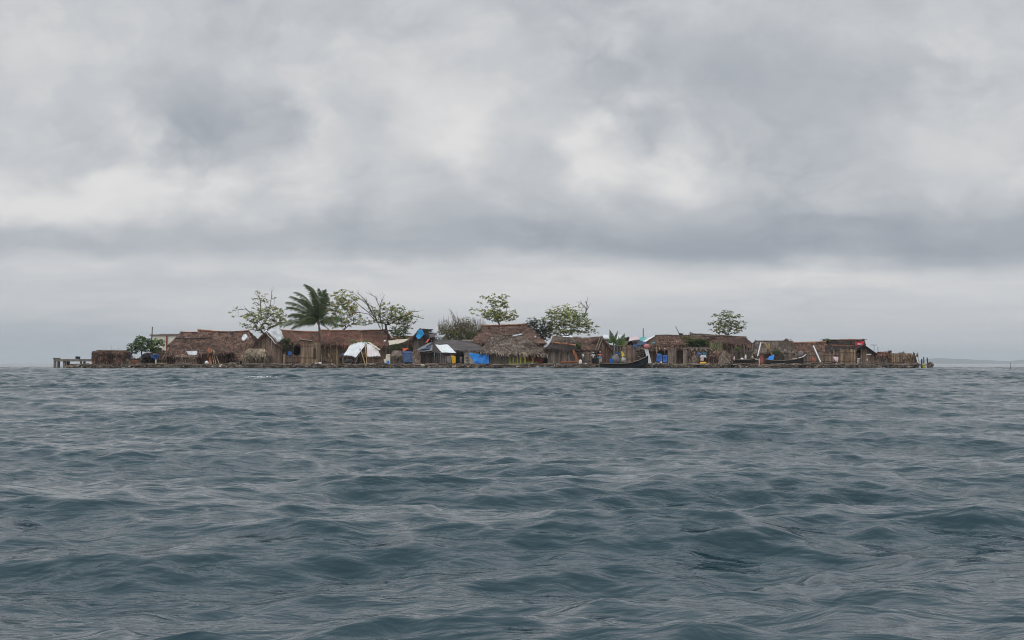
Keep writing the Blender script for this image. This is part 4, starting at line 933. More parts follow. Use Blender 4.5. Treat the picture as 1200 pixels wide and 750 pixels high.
put_sheet('tarpaulin', 'large bright blue tarpaulin hung like a curtain left of the big grey hut', 'tarp', [(548.6, 413.2, 189.2), (572.3, 413, 189.2), (573.6, 428.2, 188.8), (557.6, 428, 188.8)], 'blue', amp=.12, nu=24, nv=14, rib=.02, sag=.16, thick=.02)
k = MB(); k.beam(P(572.8, 427.6, 189.3), P(572.4, 412, 189.3), .05); k.beam(P(548.4, 427.6, 189.5), P(548.4, 412.6, 189.5), .05); k.beam(P(548.4, 412.8, 189.4), P(572.4, 412.4, 189.3), .035)
one('tarp_frame', 'pole frame from which the large bright blue tarpaulin hangs', 'frame', k, 'cane_brown', P(560, 427, 189.4))
k = MB(); k.blob(P(560, 428.8, 186.4), (.2, .2, .2), 8, 6, .2); one('bucket', 'pinkish white bucket at the foot of the large bright blue tarpaulin', 'bucket', k, 'palepink', P(560, 430, 186.4))
planks('plank_stack', 'reddish boards lying under the right side of the large blue tarpaulin', 563, 572, 429.4, 186.6, 4, 'redbrown', .06)
# laundry beside it
for (a, b, c_, d, mm, l) in ((535.2, 417.5, 538, 426.5, 'dark_cloth', 'dark shirt hanging left of two pale shirts under the long dark roof'), (538.8, 418, 541, 425.6, 'grey_cloth', 'pale grey shirt hanging between the dark shirt and the white wall'),
                             (541.4, 417.6, 544, 426, 'dark_cloth', 'black cloth hanging against the left edge of the white board wall')):
    put_sheet('laundry', l, 'clothes', [(a, b, 189.6), (c_, b + .3, 189.6), (c_ - .3, d, 189.6), (a + .2, d - .8, 189.6)], mm, amp=.06, ragged=.1)
# plank shack E
t = thing('plank_shack', 'dark plank shack roofed with mixed tin sheets and one bright white sheet', 'shack', (X(512, 190), 190, G))
k = MB(); k.canes((X(492, 188.6), 188.6, 0), (X(514, 188.6), 188.6, 0), G - .1, lambda c: Z(411.5, 188.6), jit=.03, w=(.15, .3), tv=(.6, 1.5)); 
k.canes((X(514, 188.6), 188.6, 0), (X(533.6, 188.6), 188.6, 0), G - .1, Z(413.4, 188.6), jit=.03, w=(.15, .3), tv=(1.2, 2.6))
k.canes((X(492, 188.6), 188.6, 0), (X(492, 192), 192, 0), G, Z(412, 188.6), w=(.2, .4)); k.canes((X(533, 188.6), 188.6, 0), (X(533, 192), 192, 0), G, Z(413, 188.6), w=(.2, .4)); k.build('wall', 'plank_dark', t)
for q, mm in (([(500.5, 402.5, 191), (507.5, 401.3, 191), (496, 408.8, 188.4), (487.5, 410.4, 188.4)], 'tin'), ([(504, 403.6, 191.2), (507.8, 401.2, 191.2), (503, 408.6, 188.6), (495, 409.8, 188.2)], 'navy'),
              ([(494, 406.8, 190), (507, 404.6, 190), (506.5, 411, 188), (486.5, 412.6, 188)], 'tin'), ([(503, 402.6, 190.6), (508.6, 402.2, 190.6), (517, 413.4, 188.0), (506, 412.6, 188.0)], 'plank_dark'),
              ([(485, 410, 189.6), (504, 409, 189.6), (506, 413, 188.1), (489, 414, 188.1)], 'thatch_grey')):
    sheet(q, mm, amp=.05, thick=.04, rib=.015).build('roof_panel', mm, t)
f_ = sheet([(509, 404.2, 190.6), (524.8, 403.6, 190.8), (534.4, 413.4, 188.0), (517.6, 413, 187.9)], 'white', amp=.05, thick=.05, rib=.012, nu=20, ragged=.02).build('white_roof', 'white', t); f_['label'] = 'bright white roof sheet'
for a, b in (((514, 406), (519, 409)), ((520, 406.5), (523, 408)), ((517, 410.5), (522, 411))):
    pass
k = MB(); k.beam(P(508, 402.5, 190.6), P(517.4, 413.8, 187.8), .06); k.beam(P(517, 413.8, 187.8), P(535, 414, 187.9), .05); k.beam(P(486, 412, 188.4), P(508, 401.2, 190.9), .05); k.build('rafter', 'plank_dark', t)
put_sheet('laundry', 'pale grey pink cloth hanging left of the bright yellow cloth', 'clothes', [(523.2, 417.2, 188), (528, 417, 188), (528, 425.6, 188), (523.6, 425, 188)], 'grey_cloth', amp=.06, ragged=.06)
put_sheet('laundry', 'bright yellow cloth hanging on the wall of the plank shack', 'clothes', [(528.8, 416.6, 187.9), (533.8, 417.6, 187.9), (534, 425.6, 187.8), (529.6, 426, 187.8)], 'yellow', amp=.08, ragged=.06)
for px, py, l, mm in ((521, 430.2, 'pale stone at the waterline below the plank shack', 'white'), (495.2, 428, 'small whitish stone at the waterline left of the plank shack', 'cream'), (503.5, 430.6, 'flat pale stone at the waterline below the tin sheets', 'cream')):
    k = MB(); c = P(px, py, 185.2); k.blob(c, (.3, .2, .12), 9, 6, .5, 1, px); one('stone', l, 'stone', k, mm, c)

# ---------------------------------------------------------------- big grey hut (G)
random.seed(60)
hut('big_hut', 'brown thatched hut with an orange ridge rising behind the big grey streaked hut', (564.5, 381.2, 617, 379.4), (552, 640, 402), 205, 197.5, roof='thatch', sag=.10, cap=.5, ridge_m='ridge')
t = hut('big_hut', 'big hut with grey streaked weathered thatch and lime green porch posts', (574, 393.2, 612, 391.6), (562.5, 642, (413, 415.5)), 194.6, 189, roof='thatch_grey', ridge_m='thatch_grey', wall_m='cane_grey', wallx=(573.5, 600), sag=.06, dens=34, inset=.7, sidewall=False)
k = MB(); yb = 192.5
k.canes((X(598, yb), yb, 0), (X(640, yb), yb, 0), G - .1, 2.9, w=(.15, .3)); k.build('porch_wall', 'cane_brown', t)
k = MB(); k.canes((X(614, 190.2), 190.2, 0), (X(637, 190.2), 190.2, 0), G - .1, Z(418.5, 190.2), tv=(.8, 1.4)); k.build('parapet', 'redbrown', t); k = MB(); k.canes((X(628, 190.15), 190.15, 0), (X(637, 190.15), 190.15, 0), G + .9, Z(415.5, 190.2), tv=(.9, 1.5)); k.build('parapet', 'redbrown', t)
for px, y0, r in ((601.4, 417.5, .07), (606.2, 416, .07), (609.8, 418.5, .07), (615.3, 412.5, .11), (624.6, 418.5, .06), (597.6, 418, .06)):
    k = MB(); k.box((X(px, 189.4), 189.4, (Z(y0, 189.4) + G) / 2), (r * 2, r * 2, Z(y0, 189.4) - G)); f_ = k.build('porch_post', 'lime', t)
k = MB(); k.box(((X(598, 189.4) + X(616, 189.4)) / 2, 189.42, G + .12), (X(616, 189.4) - X(598, 189.4), .08, .1)); k.build('porch_rail', 'lime', t)
k = MB(); k.canes((X(600, 189.7), 189.7, 0), (X(614, 189.7), 189.7, 0), G, Z(418.6, 189.7), tv=(1.0, 1.7)); k.build('porch_screen', 'cane_grey', t)
bush('low_plants', 'yellow green low plants at the foot of the lime porch posts', (615, 423.6, 630, 428.4), 188.3, 60, .16, 61, 'leaf_bright', .4, .6, 'plants', tv=(1.4, 2.4), stems=3)
put_sheet('roof_sheet', 'bluish white sheet lying on the ridge of the big grey streaked hut', 'roof sheet', [(601, 392.2, 194.4), (612, 390.8, 194.5), (610.6, 392.2, 193.9), (600.4, 393.8, 193.9)], 'tin_light', amp=.02, thick=.05, tone=1.5)
planks('plank_stack', 'long grey boards on stones before the lime porch posts', 590, 620, 428.6, 186.4, 4, 'gunwale', .05)
k = MB(); c = P(627.3, 394.6, 199)
k.blob(c, (.14, .1, .14), 8, 6, .2); one('jug', 'white plastic jug hung in the dark dense tree', 'jug', k, 'white', c)
put_sheet('roof_sheet', 'small pale metal scrap between the dark tree and the small orange ridged hut', 'roof sheet', [(640, 395.2, 196), (644.6, 397, 196), (644, 398.4, 195.6), (639.6, 396.8, 195.6)], 'tin_light', amp=.02, nu=5, nv=3)

# ---------------------------------------------------------------- H, I
hut('thatched_hut', 'hut with a short grey thatch roof behind the small orange ridged hut', (648, 393.6, 681, 394.6), (646.5, 682, 401.5), 200, 196.4, roof='thatch_grey', ridge_m=None, sag=.04, dens=26)
put_sheet('roof_sheet', 'greenish white sheet along the top of the short grey thatch roof', 'roof sheet', [(659, 393.6, 200), (671, 394, 200), (671, 395.2, 199.5), (659, 394.8, 199.5)], 'white', amp=.02)
hut('small_hut', 'small plank hut with a bright orange ridge right of the big grey hut', (646, 400.8, 673.5, 404.6), (640, 679, (408.5, 410.5)), 191.6, 188.8, roof='thatch_dark', wall_m='cane_grey', wallx=(642, 678), sag=.0, cap=.42, inset=.3, tv=(.45, 1.5), ridge_m='ridge', skip=((656.5, 658.5, 411),), wall_w=(.15, .4))
gable_hut('gable_hut', 'grey gable hut with two rafters, behind the row of standing people', (705.5, 394.6), (681, 408), (717.5, 409), 194.5, 5, roof='thatch', wall_m='thatch', wallx=(683, 717), tv=(.8, 1.6), dx=-1.6)
k = MB(); k.patch(P(676, 396.2, 197), P(705, 394.4, 197), P(699, 410, 191.8), P(682, 410.5, 191.4), 16, 8, .09, .14); k.strands(P(676, 396.2, 197), P(705, 394.4, 197), P(699, 410, 191.8), P(682, 410.5, 191.4), 500, lift=.1)
one('thatch_roof', 'broad slope of brown thatch between the orange ridge and the grey gable', 'roof', k, 'thatch', P(690, 403, 194))
for a, b, l in (((703.5, 395.5, 191.8), (697.4, 411, 190.9), 'left'), ((706, 396, 191.7), (700.4, 411, 190.8), 'right')): pole('pole', l + ' of the two tan rafters crossing the grey gable hut', a, b, .09, 'cane_grey')
cane_fence('cane_fence', 'grey cane fence behind the person in the white shirt', 680, 694, 412.5, 190.2, 'cane_grey')
k = MB(); A, B = P(672, 411.2, 188.6), P(678, 424.6, 187.8); k.box((A + B) / 2, (.30, .06, (B - A).length), 0, 1, 0, (0, -math.atan2(B.x - A.x, A.z - B.z))); one('leaning_plank', 'bright orange plank leaning against the small plank hut', 'plank', k, 'orange_wood', B)
planks('plank_stack', 'orange edged boards on the shore below the small plank hut', 657, 676, 424.6, 187.2, 3, 'orange_wood', .05)
planks('plank_stack', 'dark heavy boards below the orange edged boards', 657, 684, 426, 186.8, 4, 'plank_dark', .05)
k = MB(); k.beam(P(664, 430.5, 185.4), P(669, 427, 186), .16, .12); one('log', 'short dark log sloping to the water below the dark heavy boards', 'log', k, 'bark', P(666, 430, 185.6))
for (x, y, w_, h_, l) in ((680.2, 425.2, .22, .42, 'white pointed bag standing on the shore below the orange plank'), (686, 427.4, .2, .2, 'small white bag on the shore left of the big canoe'), (683, 417, .18, .26, 'white bag hanging on the grey cane fence')):
    k = MB(); c = P(x, y, 187 if y > 420 else 189.9); k.blob(c, (w_, .15, h_), 9, 7, .3, 1, x); one('bag', l, 'bag', k, 'white', c)
bush('shrub', 'small bright green shrub at the right end of the orange ridge', (674, 401, 682, 411), 189.6, 50, .22, 62, 'leaf_bright', .5, .1, 'shrub', tv=(.5, 1.1))

# people by the big canoe
person('person in a white shirt and dark trousers standing left of the person in green', 695.3, 187.3, 1.62, 'white_cloth', 'dark_cloth', hat='white_cloth', arm=(.4, .2), hatw=.26)
person('person in a dark green dress standing between two others', 699.3, 187.8, 1.52, 'green_cloth', 'green_cloth', skirt=True, arm=(.15, .5))
person('person in a pink blouse and long pale skirt with a white cap', 703.6, 187.2, 1.66, 'pink_cloth', 'beige_cloth', skirt=True, hat='white_cloth', arm=(.6, .6), lean=-.08, hatw=.14)
k = MB(); c = P(702.4, 419.2, 186.7); k.blob(c, (.26, .2, .13), 10, 6, .1); one('basin', 'light blue basin held by the person in the pink blouse', 'basin', k, 'cyan', c)
k = MB(); c = P(705.4, 425.4, 186.5); k.blob(c, (.24, .2, .14), 10, 6, .3); one('basket', 'dark brown basket beside the long pale skirt', 'basket', k, 'plank_dark', c)
k = MB(); c = P(716.8, 422.6, 187.4); k.tube([c + Vector((0, 0, -.28)), c + Vector((0, 0, .2))], [.24, .3], 14); k.tube([c + Vector((-.28, 0, .2)), c + Vector((0, 0, .42)), c + Vector((.28, 0, .2))], [.015] * 3, 5)
one('bucket', 'blue bucket standing behind the gunwale of the big canoe', 'bucket', k, 'blue', c)
k = MB(); k.blob(P(721.5, 421.2, 187.5), (.5, .4, .68), 12, 8, .3); one('sack', 'grey hooded sack standing right of the blue bucket', 'sack', k, 'grey_cloth', P(721.5, 427, 187.5))
k = MB(); k.blob(P(730.6, 422, 187.0), (.34, .3, .34), 12, 8, .3); one('sack', 'low pale grey sack under the yellow cloth', 'sack', k, 'tin_light', P(730.6, 425, 187))
put_sheet('laundry', 'lemon yellow cloth hanging on the fence above the low pale sack', 'clothes', [(728, 411.6, 187.9), (730, 412.4, 187.9), (732.4, 416.4, 187.9), (728.8, 419, 187.8)], 'lemon', amp=.06)
put_sheet('laundry', 'dark blue cloth on the line left of the lemon yellow cloth', 'clothes', [(721, 412.6, 188.8), (723.6, 412.8, 188.8), (723.4, 415.8, 188.8), (720.6, 415.6, 188.8)], 'blue_cloth', amp=.05)
put_sheet('laundry', 'lighter blue cloth on the line nearest the lemon yellow cloth', 'clothes', [(724.6, 413.4, 188.8), (727, 413.4, 188.8), (727.2, 415.6, 188.8), (724.4, 415.8, 188.8)], 'blue_cloth', amp=.05, tone=1.5)
put_sheet('laundry', 'pale green cloth draped beside the blue bucket', 'clothes', [(717.2, 416.6, 188.2), (719.8, 416.8, 188.2), (719.6, 421.2, 188.1), (716.8, 421, 188.1)], 'cyan', amp=.05, tone=.9)
t = thing('clothes_frame', 'frame of thin poles with a cross bar under the banana plants', 'frame', P(723, 427, 189))
for px in (719.6, 723.6, 727.2):
    k = MB(); k.beam(P(px, 427, 189), P(px, 405.6, 189), .045); k.build('post', 'cane_grey', t)
k = MB(); k.beam(P(718.6, 405.8, 188.95), P(728.4, 405.4, 188.95), .05); k.beam(P(719, 412.4, 188.95), P(728.4, 412.4, 188.95), .015); k.build('bar', 'cane_grey', t)
cane_fence('cane_fence', 'tall brown cane fence behind the big canoe, right of the yellow cloth', 728.5, 750, 405.2, 189.8, 'cane_brown', tv=(.7, 1.5), jit=.16)
put_sheet('laundry', 'bluish cloth thrown over the right end of the tall brown cane fence', 'clothes', [(741.4, 404.6, 189.7), (746.6, 404.2, 189.7), (747.6, 407.4, 189.6), (742, 407, 189.6)], 'blue_cloth', amp=.08, tone=1.3)
k = MB()
for i in range(26):
    k.blob(P(U(745, 757), U(408, 421), U(188.2, 189)), (U(.12, .34), .25, U(.08, .2)), 7, 5, .5, (lambda q: (q, q, q))(U(.25, 1.0)), i)
for i in range(9): k.beam(P(U(743, 748), U(407, 419), 188.4), P(U(751, 757), U(407, 419), 188.2), .04, None, 5, U(.4, 1))
one('junk_pile', 'grey pile of boards and bundles behind the high end of the big canoe', 'pile', k, 'cane_grey', P(750, 427, 188.5))
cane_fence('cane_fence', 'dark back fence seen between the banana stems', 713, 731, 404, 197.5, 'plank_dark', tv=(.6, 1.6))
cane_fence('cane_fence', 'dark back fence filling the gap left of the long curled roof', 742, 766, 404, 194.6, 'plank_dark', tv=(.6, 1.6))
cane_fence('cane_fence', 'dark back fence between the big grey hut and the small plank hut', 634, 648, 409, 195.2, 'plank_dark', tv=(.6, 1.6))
# banana plants
random.seed(70)
def banana(label, px, Y, dirs, seed, ztop):
    random.seed(seed); r = P(px, 427, Y); r.z = G
    t = thing('banana_plant', label, 'banana plant', r, None); tp = P(px, ztop, Y); k = MB(); k.tube([r, tp], [.13, .09], 8); k.build('stem', 'leaf_olive', t)
    for d, L_, W_, dr, mm in dirs:
        k = MB(); broad_leaf(k, tp, d, L_, W_, dr, U(.7, 1.3)); k.build('leaf', mm, t)
banana('banana plant with an arching dark leaf and one upright leaf', 719, 194, [((-.25, 0, 1), 1.9, .34, .9, 'leaf_dark'), ((.35, 0, 1), 1.75, .2, .05, 'leaf_dark'), ((-.8, .2, .5), 1.4, .3, .9, 'leaf_dark'), ((.7, -.4, .4), 1.4, .3, .9, 'leaf_bright'), ((.2, -.8, .4), 1.2, .3, .9, 'leaf_dark'), ((-.5, -.5, .8), 1.3, .3, .9, 'leaf_bright')], 1, 401.5)
banana('banana plant with broad leaves before the pale wet sheets', 727, 193.4, [((.35, 0, 1), 1.7, .42, .3, 'leaf_dark'), ((-.2, .1, 1), 1.2, .3, .4, 'leaf_bright'), ((.9, -.1, .5), 1.3, .35, .8, 'leaf_olive'), ((-.8, -.2, .4), 1.1, .3, .8, 'leaf_dark'), ((.2, -.7, .5), 1.1, .3, .9, 'leaf_bright')], 2, 404)
# roofs and sheets behind the fence
put_sheet('tarpaulin', 'pale sheet over a roof between the two banana plants', 'tarp', [(723, 392.8, 196.5), (729, 392, 197), (724, 400, 195), (721.4, 401.8, 194.8)], 'white', amp=.1, tone=.95)
put_sheet('tarpaulin', 'small whitish sheet over the peak left of the banana plants', 'tarp', [(707, 391.8, 196), (713, 392.4, 196), (714.5, 396.6, 195.4), (706, 395, 195.4)], 'white', amp=.08, tone=.95)
gable_hut('gable_hut', 'dark little gable roof seen above the tall brown cane fence', (736, 395), (727, 405), (744, 406), 196.4, 4, roof='thatch_dark', wall_m='plank_dark', dens=24)
put_sheet('laundry', 'white and pinkish washing spread above the tall brown cane fence', 'clothes', [(737.6, 396, 195.6), (747.4, 393.4, 195.8), (748.6, 397.4, 195.2), (736.4, 400.6, 195.2)], 'palepink', amp=.14, tone=1.1, ragged=.15)
put_sheet('laundry', 'pale green washing left of the long roof with the curled end', 'clothes', [(750, 394.6, 195.6), (757, 394, 195.8), (757.4, 398.8, 195.2), (750.6, 400, 195.2)], 'cyan', amp=.14, tone=(3.2, 1.6, 1.2), ragged=.15)
put_sheet('roof_sheet', 'white roofing sheet rising to the curled end of the long roof', 'roof sheet', [(766.5, 392.8, 197), (768, 393.4, 197), (756.5, 400.6, 194.6), (753, 400, 194.6)], 'white', amp=.03, thick=.04)
put_sheet('roof_sheet', 'dark blue grey sheet above the tall brown cane fence', 'roof sheet', [(748, 400.6, 193.6), (757.6, 400.2, 193.6), (757, 404, 192.6), (745, 404.4, 192.6)], 'navy', amp=.08, thick=.04, tone=.7)
hut('back_hut', 'dark hut roof filling the gap behind the washing', (741, 399, 757, 397.5), (738, 762, 408), 199, 196.8, roof='thatch_dark', ridge_m=None, sag=0)
pole('mast', 'thin grey mast rising behind the washing', (753.8, 400, 198), (753.8, 384.4, 198), .07, 'tin')

# big canoe with high prow, float board
canoe('dugout_canoe', 'large black dugout canoe with a tall sweeping bow drawn up before the people', 703, 759.5, 426.2, 184.5, (.05, 1.05), 1.3, keel=-.12)
random.seed(71)
t = thing('marker_board', 'tall white board topped by a pink round float at the big canoe bow', 'marker', P(760, 427, 186.8))
k = MB(); A, B = P(757.3, 408.6, 186.6), P(761.6, 425.8, 186.6); pp = [(-.26, A), (.24, A), (.22, B), (-.22, B)]
vs = [Vector((c.x + o, c.y - .05, c.z)) for o, c in pp] + [Vector((c.x + o, c.y + .05, c.z)) for o, c in pp]
k.add(vs, [(0, 1, 2, 3), (7, 6, 5, 4), (0, 4, 5, 1), (1, 5, 6, 2), (2, 6, 7, 3), (3, 7, 4, 0)]); k.build('board', 'white', t)
k = MB(); k.beam(A + Vector((.30, .02, -.9)), B + Vector((.28, .02, .1)), .07); k.build('red_edge', 'redbrown', t)
k = MB(); k.blob(P(757.9, 405.9, 186.6), (.40, .34, .34), 16, 12, .12); k.build('float', 'pink', t, True)
for dx_ in (-.12, .14):
    k = MB(); k.beam(B + Vector((dx_, 0, 0)), B + Vector((dx_ * 1.5, 0, -.62)), .04); k.build('leg', 'bark_grey', t)
k = MB(); k.beam(P(761, 408, 187), P(765.2, 402, 187), .05, .04); one('stick', 'bent grey stick pointing up right of the pink float', 'stick', k, 'bark_grey', P(761, 408, 187))
put_sheet('cloth', 'scrap of white and light blue plastic at the tip of the bent grey stick', 'rag', [(764.6, 401, 186.9), (768.2, 400.2, 186.9), (767.8, 402, 186.9), (764.8, 403, 186.9)], 'cyan', amp=.04, nu=5, nv=4, tone=(3, 1.6, 1.3))
pole('stick', 'pale thin stick standing above the royal blue tarpaulins', (769.4, 415, 188.2), (769.4, 405.6, 188.2), .04, 'pale_wood')
# ---------------------------------------------------------------- J, K long roofs
hut('long_hut', 'long brown hut with a curled roof end above the royal blue tarpaulins', (768, 393.2, 838, 394), (756, 812, (407, 404.5)), 198, 191.4, roof='thatch', ridge_m='thatch_grey', wall_m='cane_brown', wallx=(762, 806), sag=-.05, cap=.35, dens=26, tv=(.7, 1.4))
hut('long_hut', 'long low hut with a pinkish grey ridge below the lone rounded tree', (812, 391.4, 873.5, 395.2), (800, 884, (402, 404)), 201, 194.2, roof='thatch', ridge_m='thatch_grey', wall_m='cane_brown', wallx=(803, 884), sag=.0, cap=.5, dens=24, tv=(.8, 1.5))
k = MB(); k.patch(P(766, 397.6, 194), P(800, 397.8, 194), P(803, 408.4, 190.8), P(758, 408.8, 190.8), 18, 6, .08, .14); k.strands(P(766, 397.6, 194), P(800, 397.8, 194), P(803, 408.4, 190.8), P(758, 408.8, 190.8), 800, lift=.1, fringe=120)
one('thatch_eave', 'lower eave of brown thatch over the wall with the royal blue tarpaulins', 'roof', k, 'thatch', P(780, 404, 192))
k = MB(); k.canes((X(782.4, 190.6), 190.6, 0), (X(792.6, 190.6), 190.6, 0), G + .1, Z(408.6, 190.6), w=(.2, .4), tv=(.9, 1.25)); one('wall_panel', 'pale patched board panel right of the royal blue tarpaulins', 'panel', k, 'cane_grey', P(787, 427, 190.6))
k = MB(); k.canes((X(800.5, 189.4), 189.4, 0), (X(804.6, 189.4), 189.4, 0), G, Z(408, 189.4), w=(.2, .3), tv=(1.1, 1.4)); k.blob(P(802.8, 408.5, 189.4), (.25, .15, .14), 8, 6, .2); one('pale_post', 'wide pale post between the patched panel and the vine covered hut', 'post', k, 'cane_grey', P(802.6, 427, 189.4))
put_sheet('tarpaulin', 'royal blue tarpaulin hanging, the larger and taller of two', 'tarp', [(770, 414.4, 189.4), (775.4, 414.8, 189.4), (776, 424, 189.2), (768.6, 423.8, 189.2)], 'blue_mid', amp=.09, ragged=.05)
put_sheet('tarpaulin', 'royal blue tarpaulin hanging, the smaller one beside the patched panel', 'tarp', [(776.4, 416.8, 189.4), (781.8, 416.2, 189.4), (781.9, 424.8, 189.3), (777, 424.6, 189.3)], 'blue_mid', amp=.09, ragged=.05, tone=1.15)
t = thing('low_raft', 'small dark float loaded with bundles below the royal blue tarpaulins', 'raft', P(771, 430, 185.4))
k = MB(); k.box(P(772, 430.0, 185.2), (1.25, .8, .34), 0, 1, .08); k.build('base', 'black', t)
for i in range(7):
    k = MB(); k.blob(P(766 + i * 1.7, 426.8 + U(-.6, .6), 185.3), (.2, .2, .16), 8, 6, .4, U(.4, 1.4), i); k.build('bundle', 'cane_grey', t)
k = MB(); k.blob(P(774.8, 424.9, 185.3), (.13, .12, .15), 8, 6, .1); k.build('bottle', 'white', t)
for px, l in ((764.2, 'short pale stake in the water just right of the marker board'),): pole('stake', l, (px, 432, 185), (px, 427.5, 185), .05, 'tin_light')
# antenna and dish on the roof
pole('antenna', 'thin leaning antenna on the long curled roof', (796.4, 392.5, 197), (791.8, 382.2, 197), .05, 'bark')
k = MB(); k.patch(P(795.6, 389.8, 197.2), P(801, 391, 196.8), P(800.6, 391.9, 196.4), P(796.4, 391.9, 196.6), 6, 4, .01, .06); k.beam(P(797, 394, 197), P(797.2, 391, 197), .04); one('solar_panel', 'small dark tilted panel at the foot of the leaning antenna', 'panel', k, 'black', P(798, 393, 197))
bush('sprig', 'tiny green sprig sticking out of the long roof right of the antenna', (807.5, 389, 811, 392.6), 197, 8, .18, 72, 'leaf_dark', .2, .1, 'plant', zroot=Z(394, 197), stems=2)
bush('vine', 'dense green vine sprawling over the hut eave right of the curled roof', (803, 396.5, 832, 407), 190.9, 300, .26, 73, 'leaf_dark', .7, .15, 'vine', tv=(.6, 1.8), stems=14)
bush('vine', 'sparse green growth at the top left of the dense vine', (798, 393, 814, 399), 193.5, 60, .22, 74, 'leaf_olive', .6, .2, 'vine', zroot=G, stems=3)
thatch_block('thatch_wall', 'brown thatch clad wall under the dense green vine', 804.5, 832, 406.5, 431, 189.6, 2.5, 'thatch_grey', 'hut', 70, .3)
k = MB()
for a, b in (((832, 404, 190), (844, 401, 190)), ((841, 400, 190), (845.8, 411, 189.6)), ((843, 402, 190), (838, 410, 189.7)), ((830, 406, 190), (840, 406.5, 190))): k.beam(P(*a), P(*b), .08, .06, 6)
one('dry_fronds', 'yellowish dead fronds hanging right of the dense green vine', 'fronds', k, 'leaf_olive', P(838, 405, 190))
k = MB(); k.strands(P(831, 401, 190.2), P(845, 400, 190.2), P(846, 409, 189.8), P(832, 408, 189.8), 120, lift=.2, ln=(.3, .8)); one('dry_fronds', 'brownish dry frond thatch patch right of the dense green vine', 'fronds', k, 'leaf_olive', P(838, 406, 190))
t = thatch_block('thatch_pile', 'rounded brown heap hut of palm fronds right of the washing over the yellow drum', 832, 857, 410.5, 431, 188.4, 3, 'thatch', 'hut', 80, .8, (.4, .9))
k = MB(); k.strands(P(846, 412.5, 187.6), P(849, 411.5, 187.6), P(856, 428, 187.2), P(841, 428, 187.2), 420, lift=.45, ln=(.5, 1.1), jit=.4); k.blob(P(848.5, 421, 188.2), (.65, .4, .95), 10, 8, .4)
one('frond_heap', 'conical heap of dry fronds leaning on the rounded heap hut', 'heap', k, 'cane_grey', P(848.5, 428, 187.8))
# washing and the yellow drum
for q, mm, l, tn in (([(818.2, 413.2, 188.6), (823, 413.6, 188.6), (822.8, 415.8, 188.6), (818, 415.8, 188.6)], 'blue_cloth', 'dull blue cloth at the top left of the washing over the yellow drum', 1.6),
                     ([(823.8, 413, 188.6), (828, 413.8, 188.6), (828.2, 415.8, 188.6), (823.6, 415.8, 188.6)], 'cyan', 'cyan cloth at the top right of the washing over the yellow drum', .8),
                     ([(821.5, 416, 188.3), (827, 416, 188.3), (828.2, 419, 188.3), (820, 419, 188.3)], 'white_cloth', 'white cloth in the middle of the washing over the yellow drum', 1.1),
                     ([(821.4, 419.2, 188.2), (825, 419.2, 188.2), (824.4, 423.4, 188.2), (820.6, 422.6, 188.2)], 'palepink', 'pale pink cloth just above the yellow drum', 1.15),
                     ([(824.6, 418.6, 188.4), (827.6, 418.6, 188.4), (827.4, 423.6, 188.4), (820.4, 423.6, 188.4)], 'dark_cloth', 'black cloth behind the pale pink cloth', 1)):
    put_sheet('laundry', l, 'clothes', q, mm, amp=.05, nu=8, nv=6, tone=tn, ragged=.08)
k = MB(); A, B = P(820.2, 426.3, 187.6), P(827.6, 426.3, 187.6); n_ = 8
k.tube([A, A.lerp(B, .03), A.lerp(B, .33), A.lerp(B, .35), A.lerp(B, .37), A.lerp(B, .63), A.lerp(B, .65), A.lerp(B, .67), A.lerp(B, .97), B], [.20, .24, .24, .26, .24, .24, .26, .24, .24, .20], 18)
one('drum', 'yellow drum lying on its side at the waterline', 'drum', k, 'yellow', A)
k = MB(); c = P(823.6, 430, 187); k.blob(c, (.55, .35, .22), 14, 8, .1); one('basin', 'dark blue tub below the yellow drum', 'tub', k, 'blue_cloth', c)
k = MB()
for i in range(9): k.beam(P(858 + i * 2.9 + U(-1, 1), 427, 190.5), P(858 + i * 2.9 + U(-1, 1), 402 + U(0, 5), 190.3), .045, None, 5, U(.7, 1.4))
one('upright_poles', 'row of thin upright poles on the wall under the pinkish grey ridge', 'poles', k, 'cane_grey', P(872, 427, 190.4))
cane_fence('cane_fence', 'greyish cane fence below the pinkish grey ridge, behind the stilts', 856, 885, 410, 190.8, 'cane_grey', tv=(.5, 1.1))
bush('shrub', 'small yellow green plant growing over the greyish cane fence', (861, 406.5, 868, 411), 190.2, 34, .2, 75, 'leaf_bright', .4, .4, 'shrub', tv=(1, 1.8))
canoe('dugout_canoe', 'small dark canoe lying behind the stilts with white jugs on it', 859, 888, 421.6, 187.4, (.12, .25), .8, keel=.75, m='hull')
for (x, y, w_, h_, mm, l) in ((860.4, 420.4, .12, .28, 'palepink', 'pale pink bottle at the left end of the small canoe'), (869.6, 420.8, .22, .16, 'white', 'low white bundle on the small canoe'), (873.8, 419, .13, .32, 'white', 'tall white jug on the small canoe'), (881.8, 418.6, .14, .14, 'cream', 'peach coloured ball on the small canoe')):
    k = MB(); k.blob(P(x, y, 187.2), (w_, .13, h_), 10, 8, .15, 1, x); k.tube([P(x, y, 187.2) + Vector((0, 0, h_ * .8)), P(x, y, 187.2) + Vector((0, 0, h_ + .06))], [.05, .05], 8); one('jug', l, 'jug', k, mm, P(x, y, 187.2), None, True)
